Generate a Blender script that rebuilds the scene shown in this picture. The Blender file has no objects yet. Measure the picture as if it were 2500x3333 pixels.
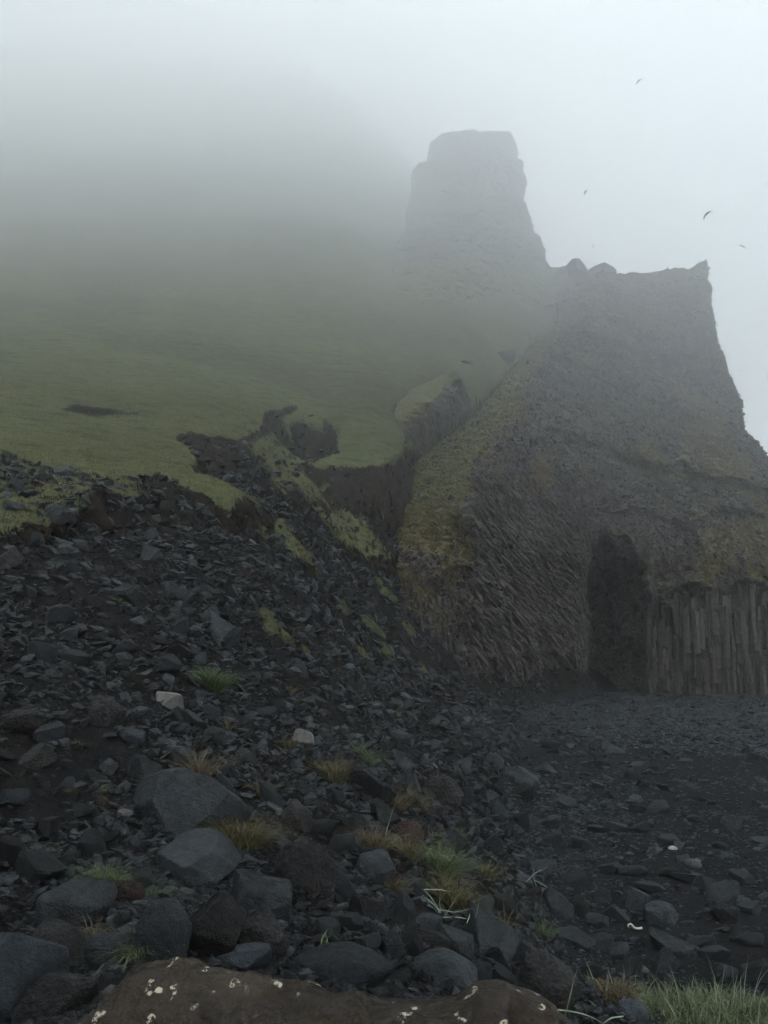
import bpy, bmesh, math, random
import numpy as np
from mathutils import Vector, Euler, Matrix

SEED = 7
random.seed(SEED)
RNG = np.random.default_rng(SEED)

# ------------------------------------------------------------------ camera, sky, exposure
CAMZ = 3.0
PITCH = math.atan(463.5 / 2591.0)
FPX = 2591.0
cam_d = bpy.data.cameras.new("camera")
cam_d.sensor_fit = 'VERTICAL'
cam_d.sensor_height = 24.0
cam_d.lens = 24.0 * FPX / 3333.0
cam_d.clip_start = 0.05
cam_d.clip_end = 6000.0
cam = bpy.data.objects.new("camera", cam_d)
cam.location = (0, 0, CAMZ)
cam.rotation_euler = (math.pi / 2 + PITCH, 0, 0)
bpy.context.scene.collection.objects.link(cam)
scene = bpy.context.scene
scene.camera = cam

SUN_EL, SUN_AZ = math.radians(66), math.radians(60)      # azimuth clockwise from +Y
world = bpy.data.worlds.new("World")
scene.world = world
world.use_nodes = True
wt = world.node_tree
for n in list(wt.nodes):
    wt.nodes.remove(n)
w_out = wt.nodes.new("ShaderNodeOutputWorld")
w_bg = wt.nodes.new("ShaderNodeBackground")
w_sky = wt.nodes.new("ShaderNodeTexSky")
w_sky.sky_type = 'NISHITA'
w_sky.sun_disc = False
w_sky.sun_elevation = SUN_EL
w_sky.sun_rotation = SUN_AZ
w_sky.altitude = 0
w_sky.air_density = 1.0
w_sky.dust_density = 6.0
w_sky.ozone_density = 1.5
w_hsv = wt.nodes.new("ShaderNodeHueSaturation")
w_hsv.inputs['Saturation'].default_value = 0.24
w_bg.inputs['Strength'].default_value = 0.15
wt.links.new(w_sky.outputs[0], w_hsv.inputs['Color'])
w_gam = wt.nodes.new("ShaderNodeGamma")                    # overcast: evens the sky out
w_gam.inputs['Gamma'].default_value = 0.3
wt.links.new(w_hsv.outputs[0], w_gam.inputs['Color'])
w_mul = wt.nodes.new("ShaderNodeVectorMath")               # back to the brightness the sky had before evening out
w_mul.operation = 'SCALE'
w_tc = wt.nodes.new("ShaderNodeTexCoord")                  # an overcast sky is brightest overhead
w_sep = wt.nodes.new("ShaderNodeSeparateXYZ")
w_rng = wt.nodes.new("ShaderNodeMapRange")
for i_, v_ in enumerate((0.0, 1.0, 12.0, 14.2)):
    w_rng.inputs[i_ + 1].default_value = v_
wt.links.new(w_tc.outputs['Generated'], w_sep.inputs[0])
wt.links.new(w_sep.outputs['Z'], w_rng.inputs[0])
wt.links.new(w_rng.outputs[0], w_mul.inputs['Scale'])
wt.links.new(w_gam.outputs[0], w_mul.inputs[0])
wt.links.new(w_mul.outputs[0], w_bg.inputs['Color'])
wt.links.new(w_bg.outputs[0], w_out.inputs['Surface'])

sun_d = bpy.data.lights.new("sun", 'SUN')
sun_d.energy = 1.2
sun_d.angle = math.radians(50)
sun_d.color = (1.0, 0.97, 0.93)
sun = bpy.data.objects.new("sun", sun_d)
sdir = Vector((math.sin(SUN_AZ) * math.cos(SUN_EL), math.cos(SUN_AZ) * math.cos(SUN_EL), math.sin(SUN_EL)))
sun.rotation_euler = sdir.to_track_quat('Z', 'Y').to_euler()
bpy.context.scene.collection.objects.link(sun)

scene.view_settings.view_transform = 'Standard'
scene.view_settings.look = 'None'
scene.view_settings.exposure = 0.32
scene.view_settings.gamma = 1.0
scene.view_settings.use_curve_mapping = False
scene.render.engine = 'CYCLES'
scene.cycles.use_denoising = True
scene.cycles.max_bounces = 16
scene.cycles.diffuse_bounces = 3
scene.cycles.glossy_bounces = 2
scene.cycles.volume_bounces = 14
scene.cycles.transparent_max_bounces = 8

COL = scene.collection

# ------------------------------------------------------------------ helpers: projection, noise, splines
CT, ST = math.cos(PITCH), math.sin(PITCH)


def unproj(px, py, y):
    """pixel of the 2500x3333 frame at forward distance y -> x, z"""
    a = (np.asarray(px, float) - 1250.0) / FPX
    b = (1666.5 - np.asarray(py, float)) / FPX
    fwd = CT - b * ST
    up = ST + b * CT
    y = np.asarray(y, float)
    return a / fwd * y, CAMZ + up / fwd * y


def proj(x, y, z):
    dz = z - CAMZ
    f = y * CT + dz * ST
    u = -y * ST + dz * CT
    f = np.maximum(f, 1e-3)
    return 1250.0 + FPX * x / f, 1666.5 - FPX * u / f


def _hash(ix, iy, iz, seed):
    h = (ix.astype(np.int64) * 374761393 + iy.astype(np.int64) * 668265263 + iz.astype(np.int64) * 2147483647 * 3 + seed * 974711) & 0xFFFFFFFF
    h = ((h ^ (h >> 13)) * 1274126177) & 0xFFFFFFFF
    h = ((h ^ (h >> 16)) * 2246822519) & 0xFFFFFFFF
    return ((h ^ (h >> 15)) & 0xFFFFFF).astype(np.float32) / 16777215.0


def vnoise(x, y, z, seed=0):
    x = np.asarray(x, np.float64); y = np.asarray(y, np.float64) + 0 * x; z = np.asarray(z, np.float64) + 0 * x
    ix, iy, iz = np.floor(x), np.floor(y), np.floor(z)
    fx, fy, fz = x - ix, y - iy, z - iz
    fx = fx * fx * (3 - 2 * fx); fy = fy * fy * (3 - 2 * fy); fz = fz * fz * (3 - 2 * fz)
    r = 0
    for dx in (0, 1):
        wx = fx if dx else 1 - fx
        for dy in (0, 1):
            wy = fy if dy else 1 - fy
            for dz in (0, 1):
                wz = fz if dz else 1 - fz
                r = r + wx * wy * wz * _hash(ix + dx, iy + dy, iz + dz, seed)
    return r * 2 - 1


def fbm(x, y, z, octs=4, seed=0, gain=0.5, ridged=False):
    r = 0; a = 1.0; t = 0
    for o in range(octs):
        n = vnoise(x * 2.03 ** o + 17.1 * o, y * 2.03 ** o + 5.3 * o, z * 2.03 ** o, seed + o)
        if ridged:
            n = 1 - 2 * np.abs(n)
        r = r + a * n; t += a; a *= gain
    return r / t


def sstep(e0, e1, x):
    t = np.clip((x - e0) / (e1 - e0), 0, 1)
    return t * t * (3 - 2 * t)


class TPS:
    def __init__(s, pts, vals, lam=1e-4, scale=(1, 1)):
        s.sc = np.array(scale, float)
        s.p = np.asarray(pts, float) * s.sc
        n = len(s.p)
        K = s._k(s.p, s.p) + lam * np.eye(n)
        P = np.c_[np.ones(n), s.p]
        A = np.zeros((n + 3, n + 3)); A[:n, :n] = K; A[:n, n:] = P; A[n:, :n] = P.T
        s.w = np.linalg.solve(A, np.r_[np.asarray(vals, float), 0, 0, 0])

    @staticmethod
    def _k(a, b):
        d2 = ((a[:, None, :] - b[None, :, :]) ** 2).sum(-1)
        return 0.5 * d2 * np.log(d2 + 1e-12)

    def __call__(s, u, v):
        q = np.c_[np.ravel(u), np.ravel(v)] * s.sc
        out = np.empty(len(q))
        for i in range(0, len(q), 20000):
            c = q[i:i + 20000]
            out[i:i + 20000] = s._k(c, s.p) @ s.w[:-3] + s.w[-3] + c @ s.w[-2:]
        return out.reshape(np.shape(u))


def poly_sd(px, py, poly):
    """signed distance to a polygon, positive inside"""
    px = np.asarray(px, np.float32); py = np.asarray(py, np.float32)
    inside = np.zeros(px.shape, bool)
    d = np.full(px.shape, 1e9, np.float32)
    n = len(poly)
    for i in range(n):
        x1, y1 = poly[i]; x2, y2 = poly[(i + 1) % n]
        ex, ey = x2 - x1, y2 - y1
        L = ex * ex + ey * ey + 1e-9
        t = np.clip(((px - x1) * ex + (py - y1) * ey) / L, 0, 1)
        d = np.minimum(d, (px - x1 - t * ex) ** 2 + (py - y1 - t * ey) ** 2)
        if y1 != y2:
            c = ((y1 > py) != (y2 > py)) & (px < (x2 - x1) * (py - y1) / (y2 - y1) + x1)
            inside ^= c
    d = np.sqrt(d)
    return np.where(inside, d, -d)


def make_mesh(name, verts, faces, smooth=True, attrs=None):
    """faces: (n,3) or (n,4) array"""
    verts = np.asarray(verts, np.float32); faces = np.asarray(faces, np.int32)
    me = bpy.data.meshes.new(name)
    k = faces.shape[1]
    me.vertices.add(len(verts)); me.vertices.foreach_set("co", verts.ravel())
    me.loops.add(faces.size); me.loops.foreach_set("vertex_index", faces.ravel())
    me.polygons.add(len(faces))
    me.polygons.foreach_set("loop_start", np.arange(0, faces.size, k, dtype=np.int32))
    me.polygons.foreach_set("loop_total", np.full(len(faces), k, np.int32))
    me.polygons.foreach_set("use_smooth", np.full(len(faces), smooth, bool))
    me.update(calc_edges=True)
    for an, (dom, arr) in (attrs or {}).items():
        at = me.attributes.new(an, 'FLOAT', dom)
        at.data.foreach_set("value", np.asarray(arr, np.float32).ravel())
    return me


def grid_faces(nr, nc, flip=False):
    i = np.arange(nr * nc).reshape(nr, nc)
    a, b, c, d = i[:-1, :-1].ravel(), i[:-1, 1:].ravel(), i[1:, 1:].ravel(), i[1:, :-1].ravel()
    return np.c_[a, b, c, d] if not flip else np.c_[a, d, c, b]


def link(name, me, mat=None, loc=(0, 0, 0), parent=None, **props):
    o = bpy.data.objects.new(name, me)
    COL.objects.link(o)
    o.location = loc
    if mat is not None and me is not None and len(me.materials) == 0:
        me.materials.append(mat)
    if parent is not None:
        o.parent = parent
    for k, v in props.items():
        if v is not None:
            o[k] = v
    return o


# ------------------------------------------------------------------ materials
class NT:
    def __init__(s, name):
        s.m = bpy.data.materials.new(name); s.m.use_nodes = True
        s.t = s.m.node_tree
        for n in list(s.t.nodes):
            s.t.nodes.remove(n)
        s.out = s.t.nodes.new("ShaderNodeOutputMaterial")
        s.bsdf = s.t.nodes.new("ShaderNodeBsdfPrincipled")
        s.t.links.new(s.bsdf.outputs[0], s.out.inputs['Surface'])
        s.pos = s.t.nodes.new("ShaderNodeNewGeometry").outputs['Position']

    def lk(s, a, b): s.t.links.new(a, b)

    def val(s, sock, v):
        if hasattr(v, 'is_output'): s.lk(v, sock)
        else: sock.default_value = v

    def noise(s, scale, detail=4, rough=0.55, vec=None, dist=0.0):
        n = s.t.nodes.new("ShaderNodeTexNoise")
        s.lk(vec or s.pos, n.inputs['Vector'])
        n.inputs['Scale'].default_value = scale; n.inputs['Detail'].default_value = detail
        n.inputs['Roughness'].default_value = rough; n.inputs['Distortion'].default_value = dist
        return n.outputs['Fac']

    def voro(s, scale, feature='F1', vec=None, out='Distance'):
        n = s.t.nodes.new("ShaderNodeTexVoronoi"); n.feature = feature
        s.lk(vec or s.pos, n.inputs['Vector']); n.inputs['Scale'].default_value = scale
        return n.outputs[out]

    def mapping(s, scale=(1, 1, 1), rot=(0, 0, 0), vec=None):
        n = s.t.nodes.new("ShaderNodeMapping"); s.lk(vec or s.pos, n.inputs['Vector'])
        n.inputs['Scale'].default_value = scale; n.inputs['Rotation'].default_value = rot
        return n.outputs[0]

    def rng(s, v, a, b, c=0.0, d=1.0):
        n = s.t.nodes.new("ShaderNodeMapRange"); s.val(n.inputs[0], v)
        for i, q in enumerate((a, b, c, d)): n.inputs[i + 1].default_value = q
        return n.outputs[0]

    def math(s, op, a, b=0.0, clamp=False):
        n = s.t.nodes.new("ShaderNodeMath"); n.operation = op; n.use_clamp = clamp
        s.val(n.inputs[0], a); s.val(n.inputs[1], b)
        return n.outputs[0]

    def mix(s, f, a, b):
        n = s.t.nodes.new("ShaderNodeMix"); n.data_type = 'RGBA'
        s.val(n.inputs[0], f)
        for sock, v in ((n.inputs[6], a), (n.inputs[7], b)):
            if hasattr(v, 'is_output'): s.lk(v, sock)
            else: sock.default_value = (*v, 1.0)
        return n.outputs[2]

    def attr(s, name, kind='GEOMETRY'):
        n = s.t.nodes.new("ShaderNodeAttribute"); n.attribute_name = name; n.attribute_type = kind
        return n.outputs['Fac']

    def bump(s, h, strength=0.5, dist=0.05, normal=None):
        n = s.t.nodes.new("ShaderNodeBump"); s.lk(h, n.inputs['Height'])
        n.inputs['Strength'].default_value = strength; n.inputs['Distance'].default_value = dist
        if normal is not None: s.lk(normal, n.inputs['Normal'])
        return n.outputs[0]

    def finish(s, col, rough, normal=None, spec=0.2):
        s.val(s.bsdf.inputs['Base Color'], col if hasattr(col, 'is_output') else (*col, 1))
        s.val(s.bsdf.inputs['Roughness'], rough)
        s.bsdf.inputs['Specular IOR Level'].default_value = spec
        if normal is not None: s.lk(normal, s.bsdf.inputs['Normal'])
        return s.m


def rock_material(name, c0, c1, rust=0.25, fine=22.0, attr=None, spec=0.13, pits=False, lichen=False):
    t = NT(name)
    tc = t.t.nodes.new("ShaderNodeTexCoord").outputs['Object'] if attr is None else t.pos
    oi = t.t.nodes.new("ShaderNodeObjectInfo").outputs['Random'] if attr is None else t.attr(attr)
    n1 = t.noise(3.2, 6, 0.62, tc, 0.6)
    n2 = t.noise(fine, 6, 0.65, tc)
    n3 = t.noise(fine * 5, 3, 0.6, tc)
    c = t.mix(t.rng(n1, 0.3, 0.7), c0, c1)
    c = t.mix(t.math('MULTIPLY', t.rng(n2, 0.45, 0.75), 0.55), c, tuple(v * 0.45 for v in c0))
    c = t.mix(t.math('MULTIPLY', t.rng(n1, 0.55, 0.75), rust), c, (0.045, 0.028, 0.018))
    br = t.t.nodes.new("ShaderNodeHueSaturation")
    t.lk(c, br.inputs['Color'])
    t.lk(t.rng(oi, 0, 1, 0.5, 1.85) if attr is None else t.rng(oi, 0, 3, 0.45, 3.2), br.inputs['Value'])
    c = br.outputs[0]
    if lichen:
        l1 = t.noise(17.0, 1, 0.5, tc); l2 = t.noise(60.0, 4, 0.7, tc); l3 = t.noise(2.6, 2, 0.5, tc)
        lm = t.math('MULTIPLY', t.math('MULTIPLY', t.rng(l1, 0.645, 0.67), t.rng(l2, 0.47, 0.50), True), t.rng(l3, 0.47, 0.5), True)
        c = t.mix(lm, c, (0.33, 0.31, 0.24))
        oc = t.noise(7.0, 5, 0.7, tc)
        c = t.mix(t.math('MULTIPLY', t.rng(oc, 0.55, 0.72), 0.5), c, (0.045, 0.034, 0.02))
    h = t.math('ADD', t.math('MULTIPLY', n2, 1.0), t.math('MULTIPLY', n3, 0.35))
    nb = t.bump(h, 1.0, 0.03)
    if pits:
        vp = t.voro(55.0, 'F1', tc)
        nb = t.bump(t.rng(vp, 0.0, 0.3), 0.35, 0.006, nb)
    return t.finish(c, t.rng(n2, 0.3, 0.7, 0.42, 0.72), nb, spec)


M_ROCK = rock_material("basalt_rock", (0.0072, 0.0092, 0.0106), (0.0215, 0.0262, 0.0292))
M_LAVA = rock_material("porous_lava_rock", (0.0075, 0.0082, 0.0086), (0.0165, 0.0168, 0.0168), 0.4, 30, pits=True)
M_RED = rock_material("reddish_lava_rock", (0.016, 0.0105, 0.009), (0.027, 0.018, 0.0155), 0.5, 26, pits=True)
M_PALE = rock_material("pale_grey_rock", (0.050, 0.050, 0.048), (0.095, 0.095, 0.09), 0.1)
M_WHITE = rock_material("white_pebble", (0.2, 0.2, 0.19), (0.3, 0.3, 0.29), 0.0)
M_SLATE = rock_material("blue_grey_slate", (0.015, 0.0195, 0.0235), (0.026, 0.032, 0.037), 0.05, 40)
M_BROWN = rock_material("brown_lichened_boulder", (0.0125, 0.0102, 0.008), (0.029, 0.024, 0.0185), 0.5, 14, pits=True, lichen=True)
M_CHIP = rock_material("stone_chips", (0.0070, 0.0090, 0.0104), (0.0230, 0.0280, 0.0312), 0.3, 20, attr="tone")


def terrain_material():
    t = NT("hillside_ground")
    g = t.attr("grass"); s = t.attr("sand"); e = t.attr("earth")
    nb1 = t.noise(0.35, 5, 0.6); nb2 = t.noise(2.5, 6, 0.65); nf = t.noise(14, 6, 0.7); nff = t.noise(60, 3, 0.6)
    strk = t.noise(1.4, 5, 0.65, t.mapping((0.5, 1.0, 3.2)))
    soil = t.mix(t.rng(nb2, 0.3, 0.7), (0.006, 0.005, 0.0046), (0.0125, 0.0098, 0.0086))
    soil = t.mix(t.rng(nb1, 0.4, 0.62), soil, (0.007, 0.0073, 0.008))
    soil = t.mix(t.math('MULTIPLY', t.rng(nf, 0.5, 0.7), 0.6), soil, (0.017, 0.017, 0.018))
    sand = t.mix(t.rng(nb2, 0.35, 0.7), (0.0085, 0.0092, 0.0104), (0.0148, 0.0158, 0.0178))
    sand = t.mix(t.math('MULTIPLY', t.rng(nff, 0.58, 0.7), 0.6), sand, (0.04, 0.042, 0.044))
    earth = t.mix(t.rng(nf, 0.35, 0.7), (0.010, 0.0080, 0.0062), (0.027, 0.0205, 0.0150))
    grass = t.mix(t.rng(nb1, 0.38, 0.62), (0.080, 0.088, 0.040), (0.064, 0.083, 0.040))
    big = t.noise(0.07, 3, 0.6)
    grass = t.mix(t.math('MULTIPLY', t.rng(big, 0.45, 0.6), 0.6), grass, (0.030, 0.036, 0.020))
    grass = t.mix(t.rng(nb2, 0.42, 0.72), grass, (0.090, 0.083, 0.043))
    grass = t.mix(t.math('MULTIPLY', t.rng(strk, 0.50, 0.64), 0.85), grass, (0.030, 0.034, 0.018))
    grass = t.mix(t.math('MULTIPLY', t.rng(nf, 0.5, 0.72), 0.55), grass, (0.026, 0.030, 0.015))
    c = t.mix(s, soil, sand)
    c = t.mix(e, c, earth)
    ge = t.math('ADD', g, t.math('MULTIPLY', t.math('SUBTRACT', nf, 0.5), 0.9))
    gm = t.rng(ge, 0.42, 0.58)
    c = t.mix(gm, c, grass)
    h = t.math('ADD', t.math('MULTIPLY', nf, 1.0), t.math('MULTIPLY', nff, 0.4))
    h = t.math('ADD', h, t.math('MULTIPLY', strk, 1.2))
    return t.finish(c, 0.9, t.bump(h, 0.8, 0.06), 0.03)


def cliff_material():
    t = NT("cliff_rock")
    g = t.attr("grass"); gg = t.attr("green"); cv = t.attr("light")
    n1 = t.noise(0.28, 6, 0.65); n2 = t.noise(1.5, 7, 0.68); nf = t.noise(7, 6, 0.7); nff = t.noise(26, 4, 0.65)
    vs = t.noise(2.2, 5, 0.6, t.mapping((1.6, 1.6, 0.18)))
    rock = t.mix(t.rng(n2, 0.32, 0.68), (0.025, 0.0240, 0.0215), (0.096, 0.089, 0.074))
    rock = t.mix(t.math('MULTIPLY', t.rng(vs, 0.45, 0.68), 0.5), rock, (0.088, 0.082, 0.073))
    rock = t.mix(t.math('MULTIPLY', t.rng(nf, 0.48, 0.64), 0.8), rock, (0.012, 0.012, 0.012))
    rock = t.mix(t.math('MULTIPLY', t.rng(n1, 0.5, 0.66), 0.5), rock, (0.066, 0.056, 0.031))
    rock = t.mix(t.math('MULTIPLY', t.rng(cv, 0.05, 1.0), t.rng(nf, 0.35, 0.6)), rock, (0.15, 0.135, 0.11))
    drop = t.voro(1.3, 'F1'); 
    dr2 = t.math('MULTIPLY', t.rng(drop, 0.13, 0.09), t.rng(n2, 0.52, 0.58), True)
    rock = t.mix(dr2, rock, (0.22, 0.22, 0.21))
    brown = t.mix(t.rng(nf, 0.35, 0.65), (0.066, 0.056, 0.028), (0.150, 0.124, 0.064))
    green = t.mix(t.rng(nf, 0.35, 0.65), (0.052, 0.056, 0.023), (0.150, 0.152, 0.064))
    veg = t.mix(gg, brown, green)
    ge = t.math('ADD', g, t.math('MULTIPLY', t.math('SUBTRACT', t.math('ADD', t.math('MULTIPLY', nf, 0.5), t.math('MULTIPLY', n2, 0.5)), 0.5), 1.6))
    gm = t.rng(ge, 0.42, 0.62)
    c = t.mix(gm, rock, veg)
    h = t.math('ADD', n2, t.math('ADD', t.math('MULTIPLY', nf, 0.6), t.math('MULTIPLY', nff, 0.25)))
    return t.finish(c, t.rng(gm, 0, 1, 0.62, 0.95), t.bump(h, 1.0, 0.3), 0.12)


def leaf_material(name, c0, c1, attr="tone"):
    t = NT(name)
    a = t.attr(attr)
    oi = t.t.nodes.new("ShaderNodeObjectInfo").outputs['Random']
    c = t.mix(a, c0, c1)
    t.bsdf.inputs['Subsurface Weight'].default_value = 0.0
    return t.finish(c, 0.6, None, 0.3)


M_TERRAIN = terrain_material()
M_CLIFF = cliff_material()
M_GREEN = leaf_material("green_grass", (0.02, 0.036, 0.010), (0.062, 0.09, 0.034))
M_PALEGREEN = leaf_material("pale_green_grass", (0.030, 0.044, 0.018), (0.115, 0.135, 0.068))
M_OLIVE = leaf_material("olive_grass", (0.024, 0.022, 0.008), (0.080, 0.070, 0.026))
M_STRAW = leaf_material("straw_grass", (0.026, 0.021, 0.010), (0.10, 0.086, 0.046))
M_BLADES = leaf_material("silvery_green_blades", (0.09, 0.125, 0.085), (0.24, 0.29, 0.22))
M_TURF = leaf_material("turf_blades", (0.042, 0.046, 0.019), (0.100, 0.108, 0.045))

# ------------------------------------------------------------------ terrain surfaces (elevation tangent over azimuth / log distance)
KA, KL = 1.6, 1.0


def ctrl(rows, world_pts=()):
    P, V = [], []
    for px, py, y in rows:
        x, z = unproj(px, py, y)
        P.append((x / y, math.log(y))); V.append((z - CAMZ) / y)
    for x, y, z in world_pts:
        P.append((x / y, math.log(y))); V.append((z - CAMZ) / y)
    return TPS(P, V, 2e-4, (KA, KL))


def col(px, *pairs):
    return [(px, a, b) for a, b in pairs]


L_ROWS = (
    col(-300, (3000, 3.7), (2400, 5.6), (1900, 8.6), (1560, 13))
    + col(0, (3333, 3.2), (3000, 3.9), (2700, 4.9), (2400, 6.3), (2100, 8.2), (1900, 10), (1700, 12.3), (1580, 14.6), (1500, 18), (1480, 30))
    + col(400, (3333, 3.1), (3000, 4.0), (2700, 5.3), (2400, 7), (2100, 9.4), (1900, 11.7), (1750, 14.5), (1640, 17), (1570, 20.5), (1540, 30))
    + col(780, (3333, 3.2), (3000, 4.2), (2700, 6), (2400, 8.5), (2100, 12), (1900, 15.8), (1750, 20), (1620, 26), (1500, 33), (1440, 36.5), (1400, 41))
    + col(1100, (3333, 3.4), (3000, 4.6), (2700, 6.8), (2400, 10), (2200, 14), (2000, 20.5), (1850, 30), (1700, 37), (1640, 40), (1560, 43), (1450, 47), (1380, 50))
    + col(960, (1480, 42), (1400, 45.5)) + col(1200, (1610, 42.5), (1700, 39.5))
    + col(1300, (3000, 5), (2700, 7.8), (2400, 12.5), (2200, 21), (2050, 33), (1900, 38), (1750, 42), (1620, 45), (1540, 47), (1480, 51))
    + col(1500, (3333, 3.7), (3000, 5.5), (2700, 9), (2450, 15.2), (2300, 26), (2200, 38), (2100, 46), (1420, 56))
    + col(1750, (3333, 4.1), (3100, 5.6), (2900, 7.6), (2700, 11), (2500, 17), (2330, 36), (2290, 48))
    + col(2000, (3333, 4.1), (3200, 6.3), (3000, 9))
    + col(2350, (3333, 4.2), (3200, 6.5))
    + [(2600, 3333, 4.3)]
)
L_WORLD = [(x, y, 0.0) for x, y in ((3.2, 9.0), (5, 9.5), (8, 9.5), (4.6, 14), (8, 14), (13, 14), (7.5, 22), (12, 22), (20, 22), (9.5, 35), (16, 35), (28, 35), (12, 50), (20, 50), (32, 50), (45, 50), (17, 64), (24, 66), (32, 66), (50, 66), (60, 100))]
TL = ctrl(L_ROWS, L_WORLD)

U_ROWS = (
    col(-300, (1420, 25), (1300, 33), (1100, 49), (900, 67), (600, 98), (300, 140), (50, 180), (150, 235))
    + col(0, (1500, 19.5), (1450, 24), (1300, 34), (1100, 50), (900, 68), (600, 100), (300, 145), (130, 178), (240, 235))
    + col(200, (1560, 19))
    + col(400, (1560, 21), (1520, 23.5), (1450, 28), (1300, 38), (1100, 53), (900, 70), (600, 102), (300, 148), (200, 172), (330, 235))
    + col(780, (1640, 22), (1580, 25), (1450, 33), (1300, 43), (1100, 56), (900, 72), (600, 104), (300, 150), (200, 168), (350, 235))
    + col(1100, (1500, 41), (1400, 44.5), (1300, 49), (1200, 54), (1000, 67), (800, 83), (500, 122), (290, 160), (480, 235))
    + col(1300, (1640, 40), (1500, 44), (1400, 48), (1300, 53), (1150, 63), (900, 82), (700, 110), (500, 145), (750, 235))
    + col(1500, (1330, 57), (1200, 63), (1000, 75), (900, 86), (740, 120), (900, 200))
    + [(1600, 1250, 64), (1600, 1000, 78), (1600, 900, 92), (1750, 1120, 76), (1760, 1000, 88), (1780, 910, 98),
       (1750, 1500, 66), (2000, 1040, 92), (2000, 1500, 78), (2000, 1900, 70), (2300, 1100, 96), (2300, 1600, 80), (1500, 1800, 54)]
)
TU = ctrl(U_ROWS)

MEADOW = [(-4000, 1380), (-200, 1440), (0, 1462), (60, 1480), (110, 1497), (180, 1512), (240, 1532), (330, 1552), (450, 1562), (560, 1570), (640, 1592), (700, 1612),
          (745, 1640), (778, 1622), (782, 1592), (760, 1570), (700, 1540), (642, 1528), (612, 1492), (640, 1476), (600, 1440), (566, 1414), (620, 1404), (700, 1412),
          (780, 1420), (842, 1390), (860, 1345), (900, 1322), (960, 1320), (1020, 1345), (1070, 1365), (1098, 1400), (1098, 1450), (1060, 1480),
          (1000, 1506), (1080, 1512), (1160, 1508), (1240, 1500), (1300, 1490), (1310, 1470), (1420, 1400), (1500, 1345), (1565, 1315), (1640, 1230), (1760, 1100), (1900, 1000), (4000, 900), (4000, -6000), (-4000, -6000)]
GULLY_GRASS = [  # turf remnants below the scars
    [(800, 1480), (900, 1440), (960, 1500), (1010, 1520), (960, 1580), (1040, 1640), (1160, 1640), (1210, 1720), (1160, 1760), (1060, 1740), (1000, 1690), (900, 1640), (850, 1560)],
    [(1040, 1690), (1180, 1700), (1260, 1800), (1310, 1850), (1200, 1850), (1110, 1800), (1040, 1760)],
    [(640, 1560), (800, 1640), (960, 1760), (1040, 1900), (960, 1850), (860, 1740), (760, 1650)],
    [(900, 1400), (980, 1380), (1050, 1420), (1060, 1480), (960, 1470)],
]
BANK = [(300, 1610), (400, 1655), (520, 1640), (600, 1632), (690, 1650), (780, 1650), (900, 1720), (880, 1790), (760, 1740), (600, 1725), (470, 1740), (360, 1760), (300, 1700)]
NEAR_TURF = [(-400, 1490), (0, 1495), (200, 1545), (330, 1565), (560, 1580), (640, 1600), (700, 1625), (670, 1640), (600, 1620), (500, 1625), (420, 1640), (330, 1640), (300, 1690), (200, 1740), (60, 1760), (-400, 1760)]
BARE = [(200, 1325), (260, 1315), (330, 1322), (450, 1340), (400, 1350), (290, 1345)]


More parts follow.
